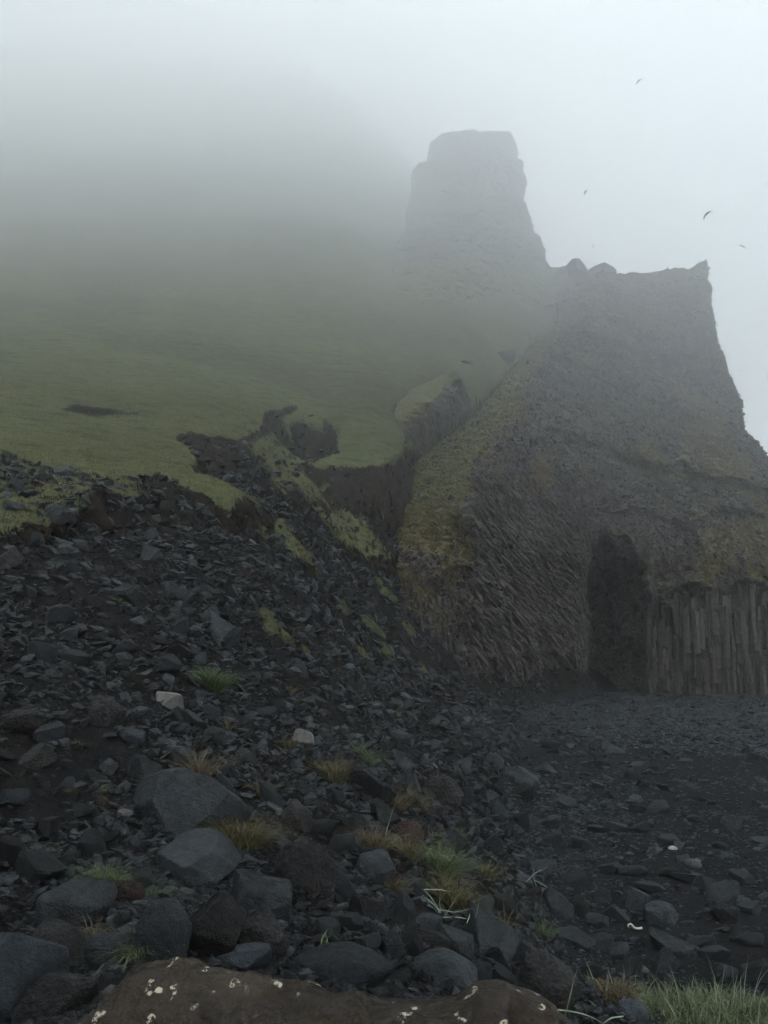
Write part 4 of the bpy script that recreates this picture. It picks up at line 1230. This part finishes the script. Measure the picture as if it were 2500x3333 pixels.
TUFTS = [
    # px, py(base), w, h, blades, material, droop, label
    (690, 2250, 80, 95, 420, M_GREEN, .5, "bluish-green hanging tuft above the pale flat stone"),
    (785, 2755, 150, 125, 520, M_OLIVE, .7, "widest yellow-green tuft beside the largest fractured slab"),
    (648, 2545, 46, 125, 120, M_STRAW, .3, "tall narrow straw-coloured tuft by the blocky grey stone"),
    (852, 2590, 66, 66, 110, M_OLIVE, .6, "olive tuft right of the tall straw tuft"),
    (345, 2890, 115, 85, 300, M_GREEN, .8, "spreading green tuft above the small red-brown stone"),
    (500, 2925, 75, 50, 90, M_GREEN, .8, "dark green sprawling tuft right of the red-brown stone"),
    (298, 3065, 55, 75, 70, M_STRAW, .7, "orange-brown withered tuft on bare rock"),
    (446, 3120, 85, 95, 260, M_PALEGREEN, .7, "dense pale green tuft beside the tall pointed rock"),
    (172, 2775, 66, 36, 50, M_PALEGREEN, .9, "flat pale green tuft on the left dark stones"),
    (253, 2432, 38, 32, 26, M_PALEGREEN, .8, "small star-shaped tuft below the pointed grey stone"),
    (330, 2578, 54, 32, 34, M_PALEGREEN, .8, "light green sprig left of the largest slab"),
    (342, 2618, 36, 38, 30, M_OLIVE, .7, "yellowish sprig under the light green sprig"),
    (222, 2578, 30, 22, 14, M_PALEGREEN, .8, "tiny sprig on dark soil far left"),
    (1085, 2540, 105, 80, 300, M_OLIVE, .6, "bushy yellow-green tuft left of the long grey slab"),
    (1190, 2480, 95, 65, 140, M_GREEN, .8, "pale arching tuft above the long grey slab"),
    (1350, 2625, 95, 70, 220, M_OLIVE, .6, "olive tuft left of the blackish lava rock"),
    (1290, 2625, 80, 60, 120, M_STRAW, .6, "brown-tipped tuft between two sloping slabs"),
    (1218, 2770, 95, 90, 200, M_STRAW, .5, "dry brown tuft above the light grey faceted rock"),
    (1328, 2800, 60, 90, 130, M_OLIVE, .6, "olive tuft hanging beside the reddish crumbling rock"),
    (1275, 2905, 66, 62, 140, M_OLIVE, .6, "low olive tuft under the light grey faceted rock"),
    (1440, 2860, 90, 120, 420, M_GREEN, .5, "bright green bushy tuft under the flower heads"),
    (1470, 2945, 115, 110, 320, M_OLIVE, .6, "thick brown-olive tuft below the bright green one"),
    (1582, 2865, 66, 68, 180, M_OLIVE, .6, "rounded olive tuft right of the small grey rock"),
    (1420, 2745, 74, 50, 90, M_STRAW, .6, "thin brown tuft above the flower heads"),
    (1490, 2720, 56, 44, 60, M_STRAW, .7, "sparse straw tuft right of the thin brown one"),
    (945, 2255, 32, 32, 60, M_OLIVE, .6, "small olive tuft at the top of the stony slope"),
    (762, 2300, 26, 20, 24, M_OLIVE, .8, "tiny yellow sprig below the bluish-green tuft"),
    (735, 2372, 50, 50, 40, M_STRAW, .6, "thin yellowish tuft left of centre slope"),
    (940, 2440, 60, 50, 70, M_OLIVE, .6, "thin olive tuft by the triangular lighter rock"),
    (1775, 3045, 70, 60, 50, M_GREEN, .7, "thin green tuft under the thin tilted slab"),
    (1642, 3045, 22, 90, 40, M_OLIVE, .2, "narrow yellowish stalks beside dark soil"),
    (1295, 2330, 30, 24, 24, M_PALEGREEN, .8, "tiny pale sprig on the upper brown slope"),
    (1640, 2650, 40, 40, 30, M_GREEN, .7, "small green sprig near the reddish beach stones"),
    (60, 3270, 38, 50, 20, M_GREEN, .8, "leafy green sprig growing on the slate boulder"),
    (385, 1960, 40, 30, 30, M_PALEGREEN, .8, "pale sprig in the upper scree"),
]
for px, py, w, h, n, mt, dr, lb in TUFTS:
    x, y, z = hit(px, py)
    dist = math.hypot(y, z - CAMZ)
    W = w / FPX * dist; HH = h / FPX * dist
    e = .1
    slope = (float(H(x + e, y) - H(x - e, y)) / (2 * e), float(H(x, y + e) - H(x, y - e)) / (2 * e))
    me_ = blades_mesh("grass_tuft", int(n * 1.7), W * .32, HH * 1.05, max(.0028, .0007 * dist), dr, int(px + py), slope, spread=1.5)
    link("grass_tuft", me_, mt, (x, y, z), label=lb, category="grass tuft")


def blade_set(name, curves, width, mat, label, cat, loc):
    """a few long single blades; curves: lists of points relative to loc"""
    V, F = [], []
    for c in curves:
        c = np.array(c, float)
        tt = np.linspace(0, 1, 9)
        seg = np.linspace(0, 1, len(c))
        P = np.stack([np.interp(tt, seg, c[:, i]) for i in range(3)], -1)
        P[1:-1] = (P[:-2] + P[1:-1] * 2 + P[2:]) / 4
        d = np.gradient(P, axis=0)
        side = np.cross(d, [0, -1, .3]); side /= np.linalg.norm(side, axis=1)[:, None] + 1e-9
        wv = (width * (1 - tt ** 3 * .9) / 2)[:, None]
        b = len(V)
        for i in range(9):
            V.append(P[i] - side[i] * wv[i]); V.append(P[i] + side[i] * wv[i])
        for i in range(8):
            F.append((b + 2 * i, b + 2 * i + 1, b + 2 * i + 3, b + 2 * i + 2))
    m = make_mesh(name, V, F, True, {"tone": ('POINT', np.random.default_rng(len(V)).random(len(V)))})
    return link(name, m, mat, loc, label=label, category=cat)


def px_blades(name, yd, lines, width, mat, label, cat):
    """long blades traced as lines; each is set at its own distance in front of the slope"""
    cs = []
    for ln in lines:
        pts = []
        for i, (px, py) in enumerate(ln):
            yy = yd + 0.02 * i * yd * (1 if len(cs) % 2 else -1) * .5
            X, Z = unproj(px, py, yy); pts.append((float(X), yy, float(Z)))
        cs.append(pts)
    o = np.array(cs[0][0])
    return blade_set(name, [[tuple(np.array(p) - o) for p in c] for c in cs], width, mat, label, cat, tuple(o))


px_blades("grass_stalk", hit(1248, 2750)[1] - .1, [[(1246, 2755), (1262, 2690), (1278, 2640), (1290, 2605)]], .007, M_BLADES, "single long upright pale stalk above the light grey rock", "grass")
px_blades("grass_sprig", hit(1740, 2880)[1] - .15, [[(1762, 2832), (1740, 2842), (1722, 2862), (1710, 2872)], [(1735, 2850), (1745, 2885), (1765, 2915), (1772, 2930)], [(1740, 2865), (1772, 2880), (1800, 2905), (1792, 2930)], [(1722, 2858), (1735, 2880), (1752, 2905)]], .006, M_BLADES, "bent silvery blades sprawling over dark scree", "grass")
px_blades("grass_sprig", hit(1440, 2960)[1] - .2, [[(1445, 2985), (1400, 2915), (1370, 2890)], [(1440, 2990), (1420, 2950), (1360, 2900)], [(1430, 2960), (1480, 2970), (1545, 2955)], [(1440, 2985), (1500, 2985), (1560, 3005)], [(1440, 2990), (1430, 2940), (1435, 2900)],
             [(1520, 3005), (1535, 2960), (1545, 2925)], [(1545, 3000), (1555, 2960), (1562, 2920)], [(1380, 2895), (1430, 2895), (1480, 2905)], [(1450, 2980), (1480, 2930), (1510, 2890)]], .006, M_BLADES, "cluster of crossing silvery-green blades in the lower middle", "grass")
px_blades("grass_sprig", hit(1060, 3080)[1] - .1, [[(1035, 3105), (1055, 3060), (1082, 3040)], [(1070, 3100), (1065, 3060), (1058, 3030)], [(1125, 3105), (1110, 3065), (1080, 3038)], [(1040, 3100), (1050, 3050), (1070, 3020)]], .006, M_GREEN, "arching green blades in the dark gap behind the slate rock", "grass")
px_blades("grass_sprig", 3.6, [[(1830, 3330), (1850, 3270), (1865, 3200), (1880, 3150)], [(1800, 3285), (1870, 3292), (1930, 3310), (1965, 3333)], [(2030, 3308), (1990, 3312), (1960, 3333)]], .005, M_BLADES, "thin grey-green blades by the black lava rock", "grass")

# flowering plant
hx, hy, hz = hit(1430, 2810)
root = link("flowering_plant", None, None, (hx, hy - .05, hz), label="leafy plant with pale yellow-green flower heads on the scree", category="plant")
dd = math.hypot(hy, hz - CAMZ)
st_v = blades_mesh("stems", 60, 40 / FPX * dd, 75 / FPX * dd, .008, .15, 3, spread=.5)
link("stems", st_v, M_GREEN, parent=root)
heads = [(1400, 2765), (1415, 2772), (1428, 2778), (1440, 2786), (1452, 2790), (1462, 2800), (1392, 2778)]
for px, py in heads:
    X, Z = unproj(px, py, hy - .05)
    hm = rock_mesh("flower_head", int(px), 3, 'pebble', (.018, .018, .014))
    link("flower_head", hm, M_PALEGREEN if px % 2 else M_WHITE, (float(X) - hx, 0, float(Z) - hz), parent=root)

# grass bank bottom right
hx, hy = 1.35, 3.9
bx_, by_, bz_ = hit(2270, 3322)
K_ = by_ / FPX
gp = blades_mesh("grass_bank", 5200, 340 * K_, 78 * K_, 2.6 * K_, .8, 99, (0.0, 0.0), 4, 150 * K_, .9)
link("grass_bank", gp, M_PALEGREEN, (bx_, by_, bz_), label="thick light green grass bank in the bottom right corner", category="grass")
cx_, cy_, cz_ = hit(1960, 3245)
gp = blades_mesh("grass_bank", 700, 100 * K_, 60 * K_, 3 * K_, .8, 98, (0, 0), 4, 60 * K_, 1.1)
link("grass_bank", gp, M_STRAW, (cx_, cy_, cz_), label="straggly yellowed grass at the left end of the grass bank", category="grass")
lb_ = blades_mesh("grass_bank_stalks", 46, 300 * K_, 190 * K_, 2.6 * K_, .25, 97, (0, 0), 5, 120 * K_, .45)
link("grass_stalks", lb_, M_BLADES, (bx_ - .05, by_ + .05, bz_), label="long thin stalks rising out of the grass bank", category="grass")


# turf blades on the near mossy bank, the meadow's front and the scar rims
def stuff_blades(name, x, y, h, w, seed, mat, label, lean=(0, 0)):
    r = np.random.default_rng(seed); n = len(x)
    z = H(x, y)
    th = r.uniform(0, 2 * np.pi, n); hh = h * r.uniform(.5, 1.3, n)
    ww = w * r.uniform(.6, 1.4, n) / 2
    ox, oy = np.cos(th) * ww, np.sin(th) * ww * .3
    tx = x + r.normal(0, .35, n) * hh + lean[0] * hh; ty = y + r.normal(0, .35, n) * hh + lean[1] * hh
    V = np.stack([np.stack([x - ox, y - oy, z - .02], -1), np.stack([x + ox, y + oy, z - .02], -1), np.stack([tx, ty, z + hh], -1)], 1).reshape(-1, 3)
    F = np.arange(3 * n).reshape(-1, 3)
    m = make_mesh(name, V, F, False, {"tone": ('POINT', np.repeat(np.clip(r.normal(.45, .3, n), 0, 1), 3))})
    link(name, m, mat, kind="stuff", label=label, category="grass")


r = np.random.default_rng(5)
n = 420000
a = r.uniform(-.58, .2, n); ly = r.uniform(math.log(11), math.log(45), n); y = np.exp(ly); x = a * y
g = Hgrid(GG, x, y); m_ = Hgrid(GM, x, y)
keep = (g + r.normal(0, .12, n) > .38) & (r.random(n) < np.where(m_ > .5, .35, .9))
x, y = x[keep], y[keep]
stuff_blades("turf_grass", x, y, .045 + .0013 * y, .010 + .0007 * y, 6, M_TURF, "short grass growing on the meadow and mossy banks")

# moss and grass cushions on the grey scree of the gully
CUSH = [(880, 2030, 40, 62, "long diagonal mossy cushion on the near scree edge"), (936, 2090, 30, 24, "small mossy cushion below the long diagonal one"), (1000, 1812, 46, 26, "mossy cushion alone in grey scree left of the gully"),
        (1268, 1938, 36, 30, "bright green mossy cushion closest to the cliff foot"), (1210, 2040, 52, 24, "elongated ochre mossy cushion in mid scree"), (1258, 2125, 34, 26, "brownish mossy cushion under the elongated ochre one"),
        (1334, 2050, 26, 32, "rounded mossy cushion against the cliff foot"), (1375, 2182, 24, 16, "small low mossy cushion above the beach corner"), (1120, 1985, 30, 20, "faint mossy cushion in the middle of the gully scree"),
        (860, 1745, 26, 18, "mossy cushion just right of the meadow tip"), (990, 2130, 20, 14, "tiny mossy cushion low on the scree edge"), (1180, 2130, 26, 12, "thin ochre mossy streak left of the brownish cushion"), (1235, 1895, 24, 14, "small green cushion beneath the green bank")]
for px, py, rw, rh, lb in CUSH:
    x0, y0, z0 = hit(px, py)
    sc = y0 / FPX
    nu, nv_ = 9, 30
    R2 = np.linspace(0, 1, nu)[:, None] * np.ones((1, nv_)); T2 = np.linspace(0, 2 * np.pi, nv_)[None] * np.ones((nu, 1))
    out = 1 + .6 * fbm(np.cos(T2) * 1.5 + px, np.sin(T2) * 1.5 + py, 0, 3, 11)
    uu = R2 * np.cos(T2) * rw * out; vv_ = R2 * np.sin(T2) * rh * .55 * out
    X = np.zeros_like(R2); Y = np.zeros_like(R2); Zt = np.zeros_like(R2)
    for i_ in range(nu):
        for j_ in range(nv_):
            X[i_, j_], Y[i_, j_], Zt[i_, j_] = hit(px + uu[i_, j_], py + .75 * uu[i_, j_] + vv_[i_, j_])
    nn = fbm(X * 2.5, Y * 2.5, 0, 3, 12)
    Z = Zt + .14 * np.clip(1 - R2 ** 3, 0, 1) * (1 + .8 * nn) - .06 * R2 ** 4 + .02
    cm = make_mesh("moss_cushion", np.stack([X - x0, Y - y0, Z - z0], -1).reshape(-1, 3), grid_faces(nu, nv_), True,
                   {"grass": ('POINT', np.full(X.size, .54)), "sand": ('POINT', np.zeros(X.size)), "earth": ('POINT', np.zeros(X.size))})
    link("moss_cushion", cm, M_TERRAIN, (x0, y0, z0), label=lb, category="moss")

# pink and white flowers on the mossy bank
t = NT("pink_petals"); M_PINK = t.finish((.55, .2, .3), .6)
t = NT("white_petals"); M_WPET = t.finish((.45, .45, .42), .6)
for px, py, n, mt, lb in ((128, 1582, 60, M_PINK, "larger patch of pink flowers on the mossy bank"), (232, 1686, 16, M_PINK, "small pink flower clump beside the large pointed boulder"), (208, 1590, 24, M_WPET, "low white flowers right of the pink patch")):
    x, y, z = hit(px, py)
    V, F = [], []
    r = np.random.default_rng(px)
    for i in range(n):
        cx, cy = r.normal(0, .075, 2) if n > 20 else r.normal(0, .03, 2)
        cz = float(H(x + cx, y + cy)) - z + r.uniform(.03, .08)
        b = len(V); s_ = r.uniform(.008, .016)
        V.append((cx, cy, cz))
        for k_ in range(6):
            V.append((cx + s_ * math.cos(k_ * 1.047), cy + s_ * math.sin(k_ * 1.047), cz + .006))
        for k_ in range(6):
            F.append((b, b + 1 + k_, b + 1 + (k_ + 1) % 6))
    link("flower_patch", make_mesh("flower_patch", V, F, False), mt, (x, y, z), label=lb, category="flowers")

# curved bleached stick
t = NT("bleached_wood"); M_WOOD = t.finish((.42, .40, .31), .7)


def tube(points, radii, segs=8):
    P = np.array(points, float); V, F = [], []
    d = np.gradient(P, axis=0)
    for i, p in enumerate(P):
        t_ = d[i] / np.linalg.norm(d[i]); s_ = np.cross(t_, [.1, .2, 1]); s_ /= np.linalg.norm(s_); u_ = np.cross(s_, t_)
        for k_ in range(segs):
            an = 2 * math.pi * k_ / segs
            V.append(p + radii[i] * (math.cos(an) * s_ + math.sin(an) * u_))
    for i in range(len(P) - 1):
        for k_ in range(segs):
            F.append((i * segs + k_, i * segs + (k_ + 1) % segs, (i + 1) * segs + (k_ + 1) % segs, (i + 1) * segs + k_))
    return V, F


x0, y0, z0 = hit(2066, 3020)
y0 -= .12
pl_ = []
for px, py in ((2044, 3016), (2046, 3009), (2053, 3007), (2059, 3012), (2064, 3019), (2072, 3022), (2082, 3022), (2090, 3020)):
    X, Z = unproj(px, py, y0); pl_.append((float(X) - x0, 0, float(Z) - z0))
V, F = tube(pl_, [.006, .008, .009, .009, .009, .010, .011, .012])
link("driftwood_stick", make_mesh("driftwood_stick", V, F, True), M_WOOD, (x0, y0, z0), label="curved bleached stick lying on dark stones", category="driftwood")

# ------------------------------------------------------------------ seagulls
t = NT("gull_feathers")
M_GULL = t.finish(t.mix(t.rng(t.noise(6, 2), .3, .7), (.07, .075, .08), (.12, .125, .13)), .8)
GULLS = [  # distance, tip, elbow, body, elbow, tip, head, tail (pixels)
    (42, (2290, 716), (2294, 702), (2302, 694), (2309, 688), (2319, 686), (2296, 694), (2311, 697), "nearest and darkest seagull gliding above the headland tip"),
    (40, (2070, 276), (2074, 268), (2079, 262), (2085, 259), (2092, 255), (2073, 262), (2083, 264), "topmost seagull high in the bright sky"),
    (44, (1900, 635), (1903, 628), (1905, 624), (1908, 621), (1911, 617), (1902, 622), (1909, 627), "pale seagull between the tower and the dark gull"),
    (43, (1927, 808), (1929, 804), (1931, 802), (1932, 799), (1933, 796), (1927, 801), (1935, 802), "tiny seagull just above the knob on the crest"),
    (40, (2404, 797), (2411, 799), (2417, 802), (2423, 805), (2429, 808), (2414, 806), (2420, 800), "seagull with wings spread level right of the headland tip"),
    (46, (2437, 1027), (2440, 1026), (2443, 1027), (2446, 1025), (2449, 1026), (2441, 1028), (2445, 1025), "faint distant seagull right of the upper cliff edge"),
    (46, (2404, 1207), (2408, 1205), (2412, 1207), (2416, 1205), (2420, 1206), (2409, 1208), (2415, 1206), "faint low seagull right of the lower cliff edge"),
    (52, (1850, 266), (1852, 263), (1853, 261), (1855, 259), (1857, 257), (1850, 260), (1856, 262), "faintest seagull left of the topmost one"),
]
for D, ta, ea, bo, eb, tb, hd, tl, lb in GULLS:
    def W3(p, dy=0.0):
        X, Z = unproj(p[0], p[1], D + dy); return Vector((float(X), D + dy, float(Z)))
    c = W3(bo); head = W3(hd, -.12); tail = W3(tl, .12)
    ax = (head - tail).normalized()
    span = (W3(tb) - W3(ta)).length
    V, F = [], []
    # body: lofted rings from beak to tail
    prof = [(-.16, .004), (-.12, .018), (-.07, .030), (0, .048), (.08, .050), (.18, .036), (.26, .018), (.34, .022)]
    up = Vector((0, 0, 1)); sd = ax.cross(up).normalized(); u2 = sd.cross(ax).normalized()
    bl = max(.45, (head - tail).length) / .5
    sc = span / 1.15 if span > .5 else span / .9
    for i, (tq, rad) in enumerate(prof):
        p = c - ax * (tq - .08) * sc * 1.0
        flat = .35 if i == len(prof) - 1 else 1.0
        for k_ in range(8):
            an = k_ * math.pi / 4
            V.append(p + (sd * math.cos(an) * (1.5 if flat < 1 else 1) + u2 * math.sin(an) * flat) * rad * sc)
    for i in range(len(prof) - 1):
        for k_ in range(8):
            F.append((i * 8 + k_, i * 8 + (k_ + 1) % 8, (i + 1) * 8 + (k_ + 1) % 8, (i + 1) * 8 + k_))
    for e_, tp_ in ((ea, ta), (eb, tb)):
        E = W3(e_, -.05); Tt = W3(tp_, .05)
        st_ = [(c, .23), (c.lerp(E, .5), .22), (E, .20), (E.lerp(Tt, .5), .14), (Tt, .02)]
        b = len(V)
        for p, ch in st_:
            ch *= sc
            V += [p + ax * ch * .45 + u2 * .006, p + u2 * .018 * sc, p - ax * ch * .55, p - u2 * .01 * sc]
        for i in range(4):
            for k_ in range(4):
                F.append((b + i * 4 + k_, b + i * 4 + (k_ + 1) % 4, b + (i + 1) * 4 + (k_ + 1) % 4, b + (i + 1) * 4 + k_))
    m = make_mesh("seagull", [tuple(v - c) for v in V], F, True)
    link("seagull", m, M_GULL, tuple(c), label=lb, category="bird", group="seagulls over the headland")


# ------------------------------------------------------------------ air: thin even haze, and the low cloud hanging on the hill
def volume_mat(name, dens, col=(.965, .982, .99), aniso=0.5):
    m = bpy.data.materials.new(name); m.use_nodes = True
    nt = m.node_tree
    for n_ in list(nt.nodes): nt.nodes.remove(n_)
    o = nt.nodes.new("ShaderNodeOutputMaterial"); p = nt.nodes.new("ShaderNodeVolumePrincipled")
    p.inputs['Color'].default_value = (*col, 1); p.inputs['Density'].default_value = dens
    p.inputs['Anisotropy'].default_value = aniso
    nt.links.new(p.outputs[0], o.inputs['Volume'])
    return m


def box(name, x0, x1, y0, y1, z0, z1, mat, **props):
    v = [(x0, y0, z0), (x1, y0, z0), (x1, y1, z0), (x0, y1, z0), (x0, y0, z1), (x1, y0, z1), (x1, y1, z1), (x0, y1, z1)]
    f = [(0, 3, 2, 1), (4, 5, 6, 7), (0, 1, 5, 4), (1, 2, 6, 5), (2, 3, 7, 6), (3, 0, 4, 7)]
    return link(name, make_mesh(name, v, f, False), mat, **props)


box("haze", -420, 500, -60, 330, -1.4, 190, volume_mat("haze_air", 0.0011), kind="stuff", label="thin mist in the air over beach and hill", category="mist")
CLOUD = [(9, .0024), (16, .0028), (24, .0030), (33, .0036), (43, .0028), (56, .0029), (72, .0040), (96, .0085)]
for i, (zb, dn) in enumerate(CLOUD):
    box("low_cloud", -400 + i, 480 - i, -50 + i, 320 - i, zb, 186 - i, volume_mat("cloud_air", dn), kind="stuff", label="low grey cloud hanging over the hill and tower", category="cloud")

# drifting patches of thicker mist against the upper slope
for cx_, cy_, cz_, rx_, ry_, rz_, dn_ in ((-62, 118, 66, 42, 18, 13, .010), (-22, 122, 84, 34, 16, 12, .010), (-95, 135, 92, 40, 20, 15, .010), (2, 128, 104, 26, 14, 15, .012), (-40, 96, 50, 30, 12, 8, .009), (-8, 92, 58, 16, 8, 6, .008), (-70, 84, 38, 26, 10, 6, .007)):
    v_, f_ = ico(4)
    n_ = 1 + .35 * fbm(v_[:, 0] * 1.6 + cx_, v_[:, 1] * 1.6, v_[:, 2] * 1.6, 3, 900)
    link("cloud_patch", make_mesh("cloud_patch", v_ * n_[:, None] * np.array([rx_, ry_, rz_]), f_, True), volume_mat("mist_patch", dn_), (cx_, cy_, cz_), kind="stuff", label="drifting patch of thicker mist on the slope", category="cloud")
